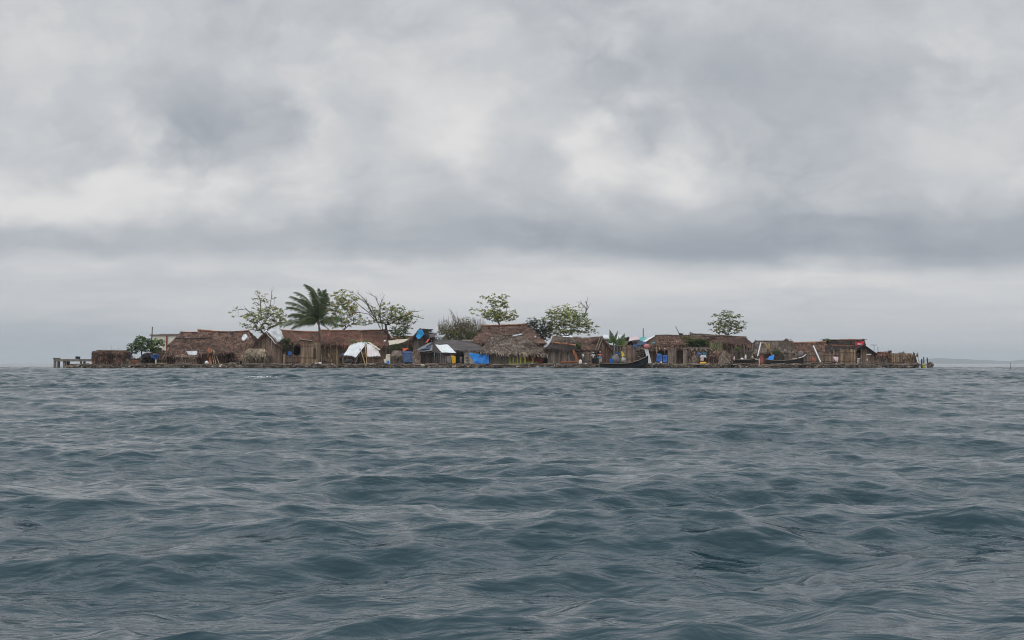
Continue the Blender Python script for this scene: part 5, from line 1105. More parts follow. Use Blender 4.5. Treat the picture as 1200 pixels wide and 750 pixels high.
# jetty of stilts at right
def stilts(name, label, xl, xr, Y, step=3.2, ztop=425.8, m='plank_dark', dep=1.2):
    t = thing(name, label, 'jetty', (X((xl + xr) / 2, Y), Y, 0)); z = Z(ztop, Y); px = xl
    k = MB(); k.box(((X(xl, Y) + X(xr, Y)) / 2, Y + dep / 2, z), (X(xr, Y) - X(xl, Y), dep, .1), 0, 1.6, .01); k.build('deck', 'gunwale', t)
    while px <= xr:
        k = MB(); x = X(px, Y) + U(-.08, .08); k.beam((x, Y - .06, -.8), (x + U(-.05, .05), Y - .06, z + U(-.05, .22)), U(.05, .09), None, 7, U(.7, 2.2)); k.build('pile', m, t); px += step * U(.7, 1.3)
stilts('stilt_deck', 'low plank deck on short stilts before the small canoe with white jugs', 853, 891, 185.6, ztop=427)
stilts('stilt_deck', 'low plank deck on dark stilts under the canoe with the white tipped bow', 896, 976, 185.7, 4.2, ztop=427.4)
stilts('stilt_deck', 'narrow grey plank deck on stilts in front of the brown gable at the right', 1008, 1044, 185.8, 4.5, ztop=428.4)

# ---------------------------------------------------------------- L, M, N
random.seed(80)
hut('long_hut', 'long grey brown hut with a white pipe along its ridge', (885.5, 399.8, 928, 400.2), (883, 932, (414, 414)), 193.6, 189.6, roof='thatch_grey', ridge_m='thatch', wall_m='thatch_grey', sag=-.05, cap=.25, dens=40, inset=.2, wallx=(884, 931))
pole('pipe', 'thin white pipe lying along the ridge of the long grey brown hut', (886.5, 398.8, 193.4), (916, 398.9, 193.4), .06, 'white')
k = MB(); c = P(921.5, 398.6, 193.6); k.blob(c, (.28, .2, .22), 9, 7, .5); k.beam(c + Vector((0, 0, 0)), c + Vector((.75, 0, .12)), .025); k.beam(c + Vector((-.3, 0, -.3)), c + Vector((0, 0, .1)), .04)
one('ridge_knot', 'dark knot of sticks tied on the ridge of the long grey brown hut', 'knot', k, 'bark', c)
hut('thatched_hut', 'hut with a tan orange ridge right of the dark knot of sticks', (928, 401.6, 967, 400.4), (926, 972, (415, 415)), 194.5, 190.2, roof='thatch', wall_m='thatch', sag=.04, cap=.45, dens=30, wallx=(928, 971), inset=.2)
hut('thatched_hut', 'hut with a straight pinkish ridge under the red sign', (972, 398.6, 1012.5, 398.4), (970, 1014, 403.6), 196.6, 193.4, roof='thatch_dark', ridge_m='ridge', sag=.0, cap=.30, dens=30)
k = MB(); k.patch(P(966, 404.0, 193.3), P(1013, 405.2, 193.3), P(1014, 413.5, 190.4), P(968, 413.5, 190.4), 20, 6, .07, .14); k.strands(P(966, 404.2, 193.3), P(1013, 405.2, 193.3), P(1014, 413.5, 190.4), P(968, 413.5, 190.4), 900, lift=.1, fringe=160)
o = one('thatch_eave', 'dark thatch eave below the straight pinkish ridge', 'roof', k, 'thatch_dark', P(990, 409, 192))
k = MB(); k.beam(P(966, 404.6, 193.1), P(1013, 405.3, 193.1), .10, None, 6, .9); one('ridge_pole', 'pinkish pole along the top of the dark thatch eave', 'pole', k, 'ridge', P(990, 405, 193.1))
bush('bush', 'dark green bush on the roofs left of the straight pinkish ridge', (960.5, 396.8, 976, 404.2), 195.4, 90, .24, 81, 'leaf_dark', .7, .15, zroot=G, tv=(.5, 1.5), stems=4)
# red sign with a white scrawl
t = thing('red_sign', 'bright red sign with a small white scrawl at the end of the pinkish ridge', 'sign', P(1007.6, 404, 191.6))
k = MB(); q = [P(1002.3, 401, 191.6), P(1012.6, 399.8, 191.6), P(1012.8, 405, 191.6), P(1002, 406, 191.6)]; k.patch(*q, 6, 4, .01, .06); k.build('panel', 'red', t)
k = MB()
def strk(pts): k.tube([P(1002.2 + a, 400.6 + b, 191.5) for a, b in pts], [.045] * len(pts), 5)
strk([(3.4, 3.6), (3.0, 2.7), (3.6, 2.0), (4.5, 2.2), (4.2, 3.0), (3.2, 2.9)]); strk([(4.8, 3.2), (5.2, 1.7), (5.3, 3.3)]); strk([(5.8, 2.3), (5.8, 3.2), (6.6, 3.2), (6.6, 2.2)]); strk([(6.9, 1.8), (7.0, 3.1), (7.7, 3.0)])
f_ = k.build('lettering', 'white', t)
k = MB(); k.beam(P(1003, 427, 191.8), P(1003, 401, 191.8), .05); k.build('post', 'bark', t); k = MB(); k.beam(P(1012.4, 427, 191.8), P(1012.4, 400, 191.8), .05); k.build('post', 'bark', t)
k = MB(); c = P(1011.6, 398.2, 194.5); k.blob(c, (.22, .2, .16), 8, 6, .5); k.beam(c, c + Vector((.55, 0, .02)), .035); one('ridge_knot', 'small dark knot at the very end of the ridge above the red sign', 'knot', k, 'bark', c)
gable_hut('gable_hut', 'brown gable hut right of the red sign, with a dark roof edge', (1011, 404.6), (998, 412), (1029.5, 417.4), 189.6, 5, roof='thatch_dark', wall_m='cane_brown', edge_m='plank_dark', wallx=(1008.5, 1027.5), tv=(.7, 1.5))
k = MB(); k.box(P(1018.2, 415.4, 189.2), (.62, .05, .12)); one('board', 'short white board nailed to the brown gable at the right', 'board', k, 'white', P(1018, 415.5, 189.2))
k = MB(); k.blob(P(1016.2, 422, 189), (.1, .1, .2), 8, 6, .1); one('bottle', 'small pale bottle against the brown gable at the right', 'bottle', k, 'cream', P(1016.2, 423, 189))
k = MB(); c = P(1024.3, 404.4, 194); k.beam((c.x, c.y, 2.2), c, .03); k.beam(c + Vector((-.45, 0, .02)), c + Vector((.4, 0, 0)), .05, .03)
for i in range(6): k.beam(c + Vector((-.4 + i * .14, -.35, .01)), c + Vector((-.4 + i * .14, .35, .01)), .015)
one('tv_antenna', 'flat television antenna on a thin mast behind the brown gable', 'antenna', k, 'tin', c)
pole('stick', 'dark stick behind the right foot of the brown gable roof', (1029, 420, 190.5), (1028.8, 406.6, 190.5), .04, 'bark')
cane_fence('cane_fence', 'tall tan cane fence below the red sign', 984.5, 1003, 409.6, 188.9, 'cane', tv=(.6, 1.4), jit=.14, yb=430)
person('person in a dark top and white trousers standing right of the tall tan fence', 1005.8, 188.2, 1.55, 'dark_cloth', 'white_cloth', arm=(.1, .15), stride=.04, face=.2)
# items before L, M
pole('pole', 'thick white pole leaning left against the long grey brown hut', (891.6, 401.4, 189.0), (887.8, 417.6, 187.6), .09, 'white')
pole('pole', 'white pole leaning right against the hut with the tan orange ridge', (953.2, 405.2, 189.6), (961.6, 424.2, 187.8), .10, 'white')
k = MB()
for a, b in (((896.4, 402.6), (900.6, 408.6)), ((900.8, 402.8), (902, 410)), ((900.2, 408), (902.6, 411.6)), ((902.4, 411), (904.8, 416))): k.beam(P(a[0], a[1], 189), P(b[0], b[1], 188.6), .11, .08, 6, (1, .85, .65))
one('branch', 'forked tan branch leaning on the long grey brown hut', 'branch', k, 'pale_wood', P(901, 410, 188.8))
k = MB(); q = [P(890.4, 415.8, 187.4), P(893.8, 416, 187.4), P(895.6, 426.4, 187.2), P(890.2, 425.6, 187.2)]; k.patch(*q, 6, 8, .03, .06); one('panel', 'faded red panel standing at the stern of the canoe with the white tipped bow', 'panel', k, 'redbrown', q[3], None)
pole('stake', 'whitish stake in the water below the faded red panel', (889.6, 431.5, 185.3), (889.9, 420, 185.6), .07, 'tin_light')
k = MB(); k.box(P(887.6, 421.2, 187.0), (.55, .4, .16), .1, 1, .1); one('board', 'pale blue grey board by the faded red panel', 'board', k, 'tin_light', P(887.6, 421.5, 187))
put_sheet('tarpaulin', 'bright blue tarpaulin bundled in the canoe with the white tipped bow', 'tarp', [(902, 417, 187.0), (907.2, 416.2, 187.2), (906.6, 422.4, 186.4), (898.4, 421, 186.4)], 'blue', amp=.16, ragged=.1)
canoe('dugout_canoe', 'dark canoe with a white tipped bow resting on the stilt deck', 897, 940.4, 422.6, 186.6, (.15, .42), .9, keel=.5, tip='white')
for i, (px, w_) in enumerate(((910.4, .3), (914, .36), (917.4, .26))):
    k = MB(); k.box(P(px, 420.6 - (i == 1) * .8, 187.4), (w_ * 1.5, .5, .75 + .2 * (i == 1)), U(-.2, .2), 1, .1); one('crate', ['leftmost dark crate behind the canoe with the blue tarpaulin', 'tallest, middle dark crate behind the canoe with the blue tarpaulin', 'rightmost dark crate behind the canoe with the blue tarpaulin'][i], 'crate', k, 'plank_dark', P(px, 425, 187.4), 'dark crates behind the canoe')
bush('shrub', 'low bright green shrub above the dark crates', (904.5, 409.6, 917, 415.6), 188.7, 60, .2, 82, 'leaf_bright', .4, .2, 'shrub', tv=(.6, 1.2))
cane_fence('cane_fence', 'low pinkish cane fence behind the bow of the canoe', 918, 938, 415.6, 188.6, 'cane_grey', tv=(.7, 1.3))
k = MB(); k.blob(P(938, 415.4, 187.8), (.38, .25, .45), 9, 7, .4); one('sack', 'greyish mauve sack above the white tipped bow', 'sack', k, 'grey_cloth', P(938, 419, 187.8))
for px, l in ((936.6, 'left'), (942, 'right')): pole('stake', l + ' of two thin stakes beside the mauve sack', (px, 420, 188), (px, 409.5, 188), .05, 'leaf_olive')
for i, px in enumerate((930, 932.8)):
    k = MB(); k.blob(P(px, 420.2, 186.9), (.16, .14, .1), 8, 6, .2); one('bundle', ['left', 'right'][i] + ' of two small whitish bundles on the canoe gunwale', 'bundle', k, 'cream', P(px, 420.2, 186.9))
cane_fence('cane_fence', 'brown cane fence behind the white pole that leans right', 942, 984, 413.5, 189.4, 'cane_brown', tv=(.8, 1.6), jit=.15)
put_sheet('cloth', 'faded orange cloth low on the fence behind the right leaning white pole', 'cloth', [(951.6, 419.4, 189.1), (955.6, 419, 189.1), (956, 424, 189), (953, 424.4, 189)], 'redbrown', amp=.06, tone=1.5)
canoe('dugout_canoe', 'flat dark canoe hull lying at the foot of the right leaning white pole', 950, 979, 425.6, 186.9, (.05, .2), .8, keel=.62)
put_sheet('cloth', 'pale pink bundle hung left of the tall tan fence', 'cloth', [(976.4, 417.6, 188.6), (982.6, 418.2, 188.6), (982, 424.2, 188.4), (978.8, 423.8, 188.4)], 'palepink', amp=.14, ragged=.1)
pole('stick', 'short pale stick above the pale pink bundle', (976.2, 409.8, 189), (978.4, 414, 189), .06, 'pale_wood')
k = MB(); k.blob(P(980, 428.2, 186.2), (.2, .2, .26), 9, 7, .2); one('jug', 'yellowish jug on the stones below the pale pink bundle', 'jug', k, 'cream', P(980, 429, 186.2))
# ---------------------------------------------------------------- right end
canoe('dugout_canoe', 'dark canoe hull with a raised bow at the foot of the brown gable', 1006, 1030, 425.4, 187, (.02, .22), .7, keel=.72)
hut('small_hut', 'small grey brown hut with a reddish flat thatch top right of the brown gable', (1030.5, 412.2, 1043, 412.2), (1028, 1046, 416.5), 190.4, 189, roof='thatch_red', ridge_m=None, wall_m='cane_grey', wallx=(1028, 1045), sag=0, inset=.1, dens=60, tv=(.6, 1.2))
k = MB(); k.blob(P(1043, 412.6, 190), (.28, .25, .22), 8, 6, .5); one('brush_clump', 'dark clump at the right corner of the reddish flat thatch top', 'clump', k, 'thatch_dark', P(1043, 413, 190))
pole('post', 'thin post with a dark round top behind the reddish flat thatch', (1040.6, 415, 190.5), (1040.8, 409.6, 190.5), .035, 'bark')
cane_fence('cane_fence', 'orange tan cane screen with a dark top right of the small grey brown hut', 1043.5, 1054.5, 414.4, 188.9, 'cane', tv=(.6, 1.4), yb=430)
cane_fence('cane_fence', 'narrow screen of pinkish stakes between two orange tan screens', 1054.8, 1060, 414.2, 189.2, 'cane_grey', tv=(.9, 1.6), jit=.3, yb=430)
hut('cane_cabin', 'rounded orange tan cane cabin near the right tip of the island', (1062.6, 414.2, 1068.4, 414.2), (1059.8, 1071, 416.8), 190, 188.9, roof='cane', ridge_m=None, wall_m='cane', wallx=(1060.4, 1070.4), sag=-.03, inset=.05, dens=30, tv=(.7, 1.25))
pole('post', 'dark post rising through the right side of the rounded cane cabin', (1070.6, 431, 188.2), (1070.4, 412.6, 188.2), .07, 'bark')
cane_fence('cane_fence', 'short dark ragged fence at the right tip of the island', 1071, 1076, 415, 188.6, 'plank_dark', jit=.25, yb=431, tv=(.9, 2))
k = MB(); k.patch(P(1073.6, 417.8, 188.1), P(1075.2, 418, 188.1), P(1076.4, 425.4, 188), P(1075, 425.4, 188), 5, 8, .03, .04); one('board', 'white strip of board on the short dark ragged fence', 'board', k, 'white', P(1075, 425, 188))
canoe('dugout_canoe', 'dark blue canoe moored below the rounded cane cabin', 1060, 1075, 427.4, 187, (.05, .28), .8, keel=.1, m='hull')
for i, px in enumerate((1061, 1063.6)):
    k = MB(); k.blob(P(px, 427.2 + i * .9, 186.2), (.16 - i * .04, .14, .1), 8, 6, .2); one('buoy', ['larger', 'smaller'][i] + ' white buoy floating left of the dark blue canoe', 'buoy', k, 'white', P(px, 428, 186.2))
cane_fence('stilt_fence', 'low dark board skirting on stilts below the reddish topped hut and orange screens', 1029, 1062, 426.6, 187.2, 'plank_dark', yb=431.4, tv=(.7, 1.8))
for a, b, r, l in (((1080, 432.5), (1080.2, 420.4), .10, 'nearest the island'), ((1082.6, 432.5), (1082.5, 418.4), .08, 'the tallest, above a yellow float'), ((1088, 432.5), (1086.4, 419), .09, 'the leaning one, beside the brown stump')):
    pole('mooring_post', 'dark mooring post off the right tip, ' + l, (a[0], a[1], 187), (b[0], b[1], 187), r, 'plank_dark', 'post', 'mooring posts off the right tip of the island')
k = MB(); c = P(1082.8, 428, 186.7); k.tube([c + Vector((0, 0, -.5)), c, c + Vector((0, 0, .2))], [.2, .2, .1], 10); one('float', 'yellow float tied to the tallest mooring post', 'float', k, 'lemon', c, None, True)
k = MB(); k.blob(P(1090, 429.2, 187), (.42, .4, .55), 10, 8, .5); k.beam(P(1091, 427, 187), P(1092.4, 424.4, 187), .05); one('stump', 'brown weedy stump standing in the water off the right tip', 'stump', k, 'bark', P(1090, 431, 187))
k = MB(); k.beam(P(1076, 427.6, 187), P(1088, 427.2, 187), .04); one('rope', 'mauve rail joining the mooring posts to the island', 'rail', k, 'grey_cloth', P(1082, 427, 187))
pole('channel_marker', 'lone thin dark stick standing in the sea far right', (1184.5, 434, 150), (1184.4, 425, 150), .03, 'bark')

# ------------------------------------------------------------------ cloud deck (values per direction)
_prng = np.random.RandomState(3); _perm = _prng.permutation(512); _perm = np.concatenate([_perm, _perm, _perm[:2]])
_gr = np.stack([np.cos(np.arange(512) * 2.399), np.sin(np.arange(512) * 2.399)], -1)
def gnoise(x, y, seed=0):
    xi = np.floor(x).astype(np.int64); yi = np.floor(y).astype(np.int64); fx = x - xi; fy = y - yi
    u = fx * fx * fx * (fx * (fx * 6 - 15) + 10); v = fy * fy * fy * (fy * (fy * 6 - 15) + 10)
    def g(ix, iy, dx, dy):
        h = _perm[(_perm[(ix + seed * 37) & 511] + iy) & 511]; q = _gr[h]; return q[..., 0] * dx + q[..., 1] * dy
    a = g(xi, yi, fx, fy); b = g(xi + 1, yi, fx - 1, fy); c = g(xi, yi + 1, fx, fy - 1); d = g(xi + 1, yi + 1, fx - 1, fy - 1)
    return (a + (b - a) * u + (c - a) * v + (a - b - c + d) * u * v) * 1.4
def fbm(x, y, o=5, r=.5, seed=0, bil=False):
    s = 0; a = 1; t = 0
    for i in range(o):
        n = gnoise(x, y, seed + i * 3)
        if bil: n = 2.6 * np.sqrt(n * n + .006)
        s = s + a * n; t += a; a *= r; x = x * 2.03 + 11.3; y = y * 2.03 + 4.7
    return s / t
def sky_value(px, py):
    """px, py: direction in units of 1/1667 rad, as laid out in the photograph (horizon at 426)"""
    up = np.clip((426 - py) / 230, 0.0, 1.0)                      # clouds flatten towards the horizon
    wx = 95 * fbm(px / 230, py / 130, 4, .5, 1) + 34 * fbm(px / 60, py / 40, 4, .55, 2)
    wy = (60 * fbm(px / 230, py / 130, 4, .5, 5) + 22 * fbm(px / 60, py / 40, 4, .55, 6)) * (.12 + .88 * up ** 1.5)
    X_ = px + wx; Y_ = py + wy
    stops = [(426, .54), (405, .58), (380, .62), (345, .76), (318, .74), (307, .56), (302, .44), (292, .30), (270, .31), (245, .48), (215, .57), (150, .56), (80, .51), (20, .52), (-60, .52), (-200, .6)][::-1]
    yb = py + wy * .5 + 5 * fbm(px / 120, py / 60, 4, .5, 9) + 3 * np.sin(px / 310.)
    base = np.interp(yb, [s[0] for s in stops], [s[1] for s in stops])
    v = base
    for cx, cy, rx, ry, am in [
        (150, 236, 190, 28, .50), (30, 242, 90, 24, .24), (330, 205, 90, 36, .10), (525, 165, 46, 50, .46), (560, 125, 40, 40, .20), (470, 78, 120, 46, .28), (55, 30, 110, 60, .22), (10, 110, 50, 80, .10), (620, 130, 70, 80, .08), (440, 160, 60, 40, .16), (350, 130, 40, 60, .14), (330, 60, 60, 40, .12),
        (250, 140, 70, 66, -.34), (400, 205, 60, 30, -.14), (430, 130, 30, 34, -.10), (95, 130, 60, 50, .03), (722, 205, 40, 32, .46), (800, 195, 32, 34, .44), (695, 160, 22, 26, .30), (770, 150, 30, 20, -.1), (770, 60, 160, 60, -.10), (640, 225, 50, 50, -.08),
        (960, 110, 170, 75, -.20), (960, 248, 250, 26, -.16), (870, 175, 40, 40, .10), (1130, 190, 90, 60, .20), (1185, 90, 80, 70, .12), (900, 25, 160, 30, .12), (1010, 284, 330, 22, -.26), (720, 288, 150, 14, -.14), (1010, 235, 90, 22, .05), (950, 190, 60, 30, -.08),
        (180, 296, 260, 12, .16), (60, 300, 120, 10, .10), (300, 322, 160, 10, -.10), (90, 335, 180, 18, -.14), (20, 400, 200, 34, -.24), (200, 345, 120, 12, .06), (560, 345, 170, 22, .14), (260, 372, 120, 14, .08), (800, 335, 160, 16, .12), (1120, 330, 140, 14, .06), (450, 300, 160, 8, .10), (1000, 350, 180, 9, -.07), (700, 372, 200, 8, -.05), (1100, 415, 200, 16, -.05)]:
        v = v + am * np.exp(-((X_ - cx) / rx) ** 2 - ((Y_ - cy) / ry) ** 2)
    puff = fbm((px + wx * .6) / 105, (py + wy * .8) / (40 + 45 * up), 6, .50, 12, True)
    pm = np.clip(.15 + .55 * fbm(px / 210 + 5, py / 120, 3, .5, 24), .06, .44)
    soft = fbm(px / 150, py / (36 + 60 * up), 6, .55, 15)
    fine = fbm((px + wx) / 26, (py + wy) / (8 + 14 * up), 4, .55, 18)
    lowk = .25 + .75 * up
    v = v + lowk * (pm * (puff - .66) + .22 * soft + .05 * fine)
    streak = fbm(px / 260 + 3, py / 11, 4, .55, 21)
    v = v + (1 - up) * .09 * streak
    return v
def sky_colour(v):
    pts = [0, .25, .5, .75, 1.0, 1.3]
    cs = np.array([(155, 162, 171), (171, 176, 184), (189, 193, 198), (208, 209, 211), (224, 223, 223), (230, 229, 228)]) / 255.
    cs = np.where(cs > .04045, ((cs + .055) / 1.055) ** 2.4, cs / 12.92)
    return np.stack([np.interp(v, pts, cs[:, k]) for k in range(3)], -1)
DENOISE = True

# ================================================================== the sea
def sea():
    rng = np.random.RandomState(8)
    r = [2.2]
    while r[-1] < 250: r.append(r[-1] * 1.0023 + .002)
    while r[-1] < 500: r.append(r[-1] * 1.006)
    while r[-1] < 15000: r.append(r[-1] * 1.035)
    r = np.array(r); nr = len(r)
    tt = np.concatenate([-np.geomspace(1.9, .475, 46)[:-1], np.linspace(-.47, .47, 980), np.geomspace(.475, 1.9, 46)[1:]])
    nc = len(tt)
    yy = np.repeat(r[:, None], nc, 1).astype(np.float32)
    xx = (tt[None, :] * (r[:, None] + 4)).astype(np.float32)
    sp = np.maximum(np.gradient(r)[:, None], (np.gradient(tt)[None, :] * (r[:, None] + 4)) * 0.8)
    sp = sp.astype(np.float32)
    N_ = 170
    lam = np.exp(np.linspace(math.log(.11), math.log(4.6), N_)) * rng.uniform(.97, 1.03, N_)
    th = rng.normal(0, 1, N_) * (0.34 + .22 * (lam < 1.3) + .15 * (lam < .5)) + 0.10
    ph = rng.uniform(0, 6.283, N_)
    dx = np.zeros_like(xx); dy = np.zeros_like(xx); dz = np.zeros_like(xx)
    # slow patches of rougher and calmer water
    g1 = 1 + .28 * np.sin(xx * .31 + yy * .11 + 1) * np.sin(yy * .17 - xx * .07) + .18 * np.sin(xx * .9 - yy * .23 + 2)
    q_ = np.clip((yy - 9) / 60, 0, 1); g2 = (1 + .85 * q_ * q_ * (3 - 2 * q_)).astype(np.float32)   # steeper chop out in the open, away from the boat's lee
    for l, a, p in zip(lam, th, ph):
        k = 2 * math.pi / l; kx, ky = k * math.sin(a), -k * math.cos(a)
        s = .014 if l > 2.6 else (.0165 if l > 1.2 else (.0175 if l > .55 else (.020 if l > .25 else .022)))
        w = np.clip((l / sp - 1.9) / 1.6, 0, 1)
        if w.max() <= 0: continue
        am = s / k * w * (g1 * g2 if l < 2.6 else 1)
        f = kx * xx + ky * yy + p
        sf = np.sin(f); cf = np.cos(f)
        dz += am * cf; qh = .95 if l > .5 else .55; dx -= am * sf * (kx / k) * qh; dy -= am * sf * (ky / k) * qh
    fade = np.clip((1500 - yy) / 900, 0, 1)
    v = np.stack([xx + dx, yy + dy, dz * fade], -1).reshape(-1, 3)
    i = np.arange((nr - 1) * nc).reshape(nr - 1, nc)[:, :-1].ravel()
    fq = np.stack([i, i + 1, i + nc + 1, i + nc], -1).astype(np.int32)
    me = bpy.data.meshes.new('water'); me.vertices.add(len(v)); me.vertices.foreach_set('co', v.astype(np.float32).ravel())
    me.loops.add(fq.size); me.loops.foreach_set('vertex_index', fq.ravel())
    me.polygons.add(len(fq)); me.polygons.foreach_set('loop_start', np.arange(0, fq.size, 4, dtype=np.int32))
    me.polygons.foreach_set('loop_total', np.full(len(fq), 4, dtype=np.int32)); me.polygons.foreach_set('use_smooth', np.ones(len(fq), dtype=bool))
    me.update(calc_edges=True)
    m, nt, b = new_mat('sea_water'); N = nt.nodes.new; L = nt.links.new
    b.inputs['Base Color'].default_value = (0.015, 0.042, 0.055, 1); b.inputs['Roughness'].default_value = 0.09; b.inputs['IOR'].default_value = 1.333
    tc = N('ShaderNodeNewGeometry')
    last = None
    for sc_, st, dist, stretch in ((3.2, .8, .05, (.7, 1.3, 1)), (11, .8, .014, (.7, 1.3, 1)), (30, .5, .003, (.8, 1.2, 1))):
        mp = N('ShaderNodeMapping'); mp.inputs['Scale'].default_value = stretch; mp.inputs['Rotation'].default_value = (0, 0, .15)
        L(tc.outputs['Position'], mp.inputs[0])
        nn = N('ShaderNodeTexNoise'); nn.inputs['Scale'].default_value = sc_; nn.inputs['Detail'].default_value = 3; nn.inputs['Roughness'].default_value = .55; nn.inputs['Distortion'].default_value = .4
        L(mp.outputs[0], nn.inputs['Vector'])
        bp = N('ShaderNodeBump'); bp.inputs['Strength'].default_value = st; bp.inputs['Distance'].default_value = dist
        L(nn.outputs[0], bp.inputs['Height'])
        if last: L(last.outputs[0], bp.inputs['Normal'])
        last = bp
    # ripples too small for the mesh: a random tilt of the surface, which also works far away
    sn = N('ShaderNodeTexNoise'); sn.inputs['Scale'].default_value = 3.2; sn.inputs['Detail'].default_value = 3; sn.inputs['Roughness'].default_value = .65; L(tc.outputs['Position'], sn.inputs['Vector'])
    s1 = N('ShaderNodeVectorMath'); s1.operation = 'SUBTRACT'; L(sn.outputs['Color'], s1.inputs[0]); s1.inputs[1].default_value = (.5, .5, .5)
    s2 = N('ShaderNodeVectorMath'); s2.operation = 'MULTIPLY_ADD'; L(s1.outputs[0], s2.inputs[0]); s2.inputs[1].default_value = (.42, .60, 0); L(last.outputs[0], s2.inputs[2])
    s3 = N('ShaderNodeVectorMath'); s3.operation = 'NORMALIZE'; L(s2.outputs[0], s3.inputs[0])
    L(s3.outputs[0], b.inputs['Normal'])
    me.materials.append(m)
    o = bpy.data.objects.new('water', me); col.objects.link(o); o['kind'] = 'structure'
    bm_ = MB()
    return o
sea()

# whitecaps: a few small patches of broken foam riding the far crests
random.seed(90)
for i, (px, py, w_) in enumerate(((303, 444, 8), (1164, 433.6, 9))):
    Yc = H / ((py - 426) / F); c = Vector((X(px, Yc), Yc, 0.07)); k = MB()
    for j in range(90):
        k.blob(c + Vector((random.gauss(0, w_ * .11 * Yc / 185), random.gauss(0, .25), U(-.02, .04))), (U(.02, .08) * Yc / 90, U(.03, .08), U(.006, .02)), 6, 4, .4, 1, j)
    m = k.build('foam', 'white', None, False, c); tag(m, ['long streak of white foam left of centre off the straw hut', 'white foam crest far right near the horizon', 'small white foam crest left of the far right one', 'small foam crest at the far left of the sea', 'small foam crest off the marker board'][i], 'foam'); m['kind'] = 'stuff'

# far coast
k = MB()
def hill(px0, px1, Y, hs, depth, seed):
    n_ = 150; rows = 8
    for j in range(rows + 1):
        for i in range(n_ + 1):
            px = px0 + (px1 - px0) * i / n_; e = min(1, i / 14, (n_ - i) / 8)
            hgt = hs * (0.62 + .38 * noise.noise(Vector((px * .012, seed, 0))) * 2 + .12 * noise.noise(Vector((px * .06, seed, 2)))) * e
            s = math.sin(math.pi * min(1, j / rows)) if j < rows else 0
            y = Y + depth * j / rows
            hh = max(0, hgt) * s * (1 + .25 * noise.noise(Vector((px * .03, j * .6, seed)))) - 2
            k.v.append((X(px, Y), y, hh)); k.c.append((1, 1, 1))
    base = len(k.v) - (rows + 1) * (n_ + 1)
    for j in range(rows):
        for i in range(n_):
            a = base + j * (n_ + 1) + i; k.f.append((a, a + 1, a + n_ + 2, a + n_ + 1))
hill(1070, 1700, 9500, 52, 1200, 5.0)
M['forest'] = mat('far_forest', (0.05, 0.07, 0.035), 0.9, .01, (1, 1, 1), .3)
o = k.build('hills', 'forest', None, True, (0, 0, 0)); o['kind'] = 'structure'

# air: even haze between the camera and the far coast
def haze(density):
    m = bpy.data.materials.new('haze_air'); m.use_nodes = True; nt = m.node_tree; nt.nodes.clear()
    out = nt.nodes.new('ShaderNodeOutputMaterial'); v = nt.nodes.new('ShaderNodeVolumePrincipled')
    v.inputs['Color'].default_value = (0.94, 0.965, 1.0, 1); v.inputs['Density'].default_value = density; v.inputs['Anisotropy'].default_value = 0.0
    nt.links.new(v.outputs[0], out.inputs['Volume'])
    k = MB(); k.box((0, 8000, 51), (40000, 20000, 108)); o = k.build('haze', 'white', None, False, (0, 0, 0)); o.data.materials.clear(); o.data.materials.append(m); o['kind'] = 'stuff'
    o['label'] = 'pale blue haze lying over the sea before the far coast'; o['category'] = 'haze'
HAZE = 1.3e-4
if HAZE: haze(HAZE)

# ================================================================== sky and light
SUN_EL, SUN_AZ = math.radians(58), math.radians(205)
w = bpy.data.worlds.new('World'); sc.world = w; w.use_nodes = True
nt = w.node_tree; nt.nodes.clear(); N = nt.nodes.new; L = nt.links.new
out = N('ShaderNodeOutputWorld'); bg = N('ShaderNodeBackground'); bg.inputs['Strength'].default_value = 0.1; L(bg.outputs[0], out.inputs[0])
sky = N('ShaderNodeTexSky'); sky.sky_type = 'NISHITA'; sky.sun_disc = False; sky.sun_elevation = SUN_EL; sky.sun_rotation = SUN_AZ; sky.air_density = 1; sky.dust_density = 2
tc = N('ShaderNodeTexCoord'); sep = N('ShaderNodeSeparateXYZ'); L(tc.outputs['Generated'], sep.inputs[0])
def Mth(op, a, b=None, c=None, clamp=False):
    n = N('ShaderNodeMath'); n.operation = op; n.use_clamp = clamp
    for i, q in enumerate((a, b, c)):
        if q is None: continue
        if isinstance(q, (int, float)): n.inputs[i].default_value = q
        else: L(q, n.inputs[i])
    return n.outputs[0]
# the high overcast: an even grey, brighter towards the zenith, with a trace of the clear sky behind it
TOPV = 0.58
ZEN = 6.2
TINT = np.array([.92, .99, 1.02])
top_c = sky_colour(np.array([TOPV]))[0] * TINT
gain = Mth('MULTIPLY_ADD', Mth('MULTIPLY', Mth('SUBTRACT', sep.outputs[2], .27, None, True), 1.37), ZEN, 10.0)
gain = Mth('MULTIPLY', gain, 1.0 / .98)
rg = N('ShaderNodeRGB'); rg.outputs[0].default_value = (*top_c, 1)
v1 = N('ShaderNodeVectorMath'); v1.operation = 'SCALE'; L(rg.outputs[0], v1.inputs[0]); L(gain, v1.inputs['Scale'])
mx = N('ShaderNodeMix'); mx.data_type = 'RGBA'; mx.inputs[0].default_value = .02; L(v1.outputs[0], mx.inputs[6]); L(sky.outputs[0], mx.inputs[7])
L(mx.outputs[2], bg.inputs[0])

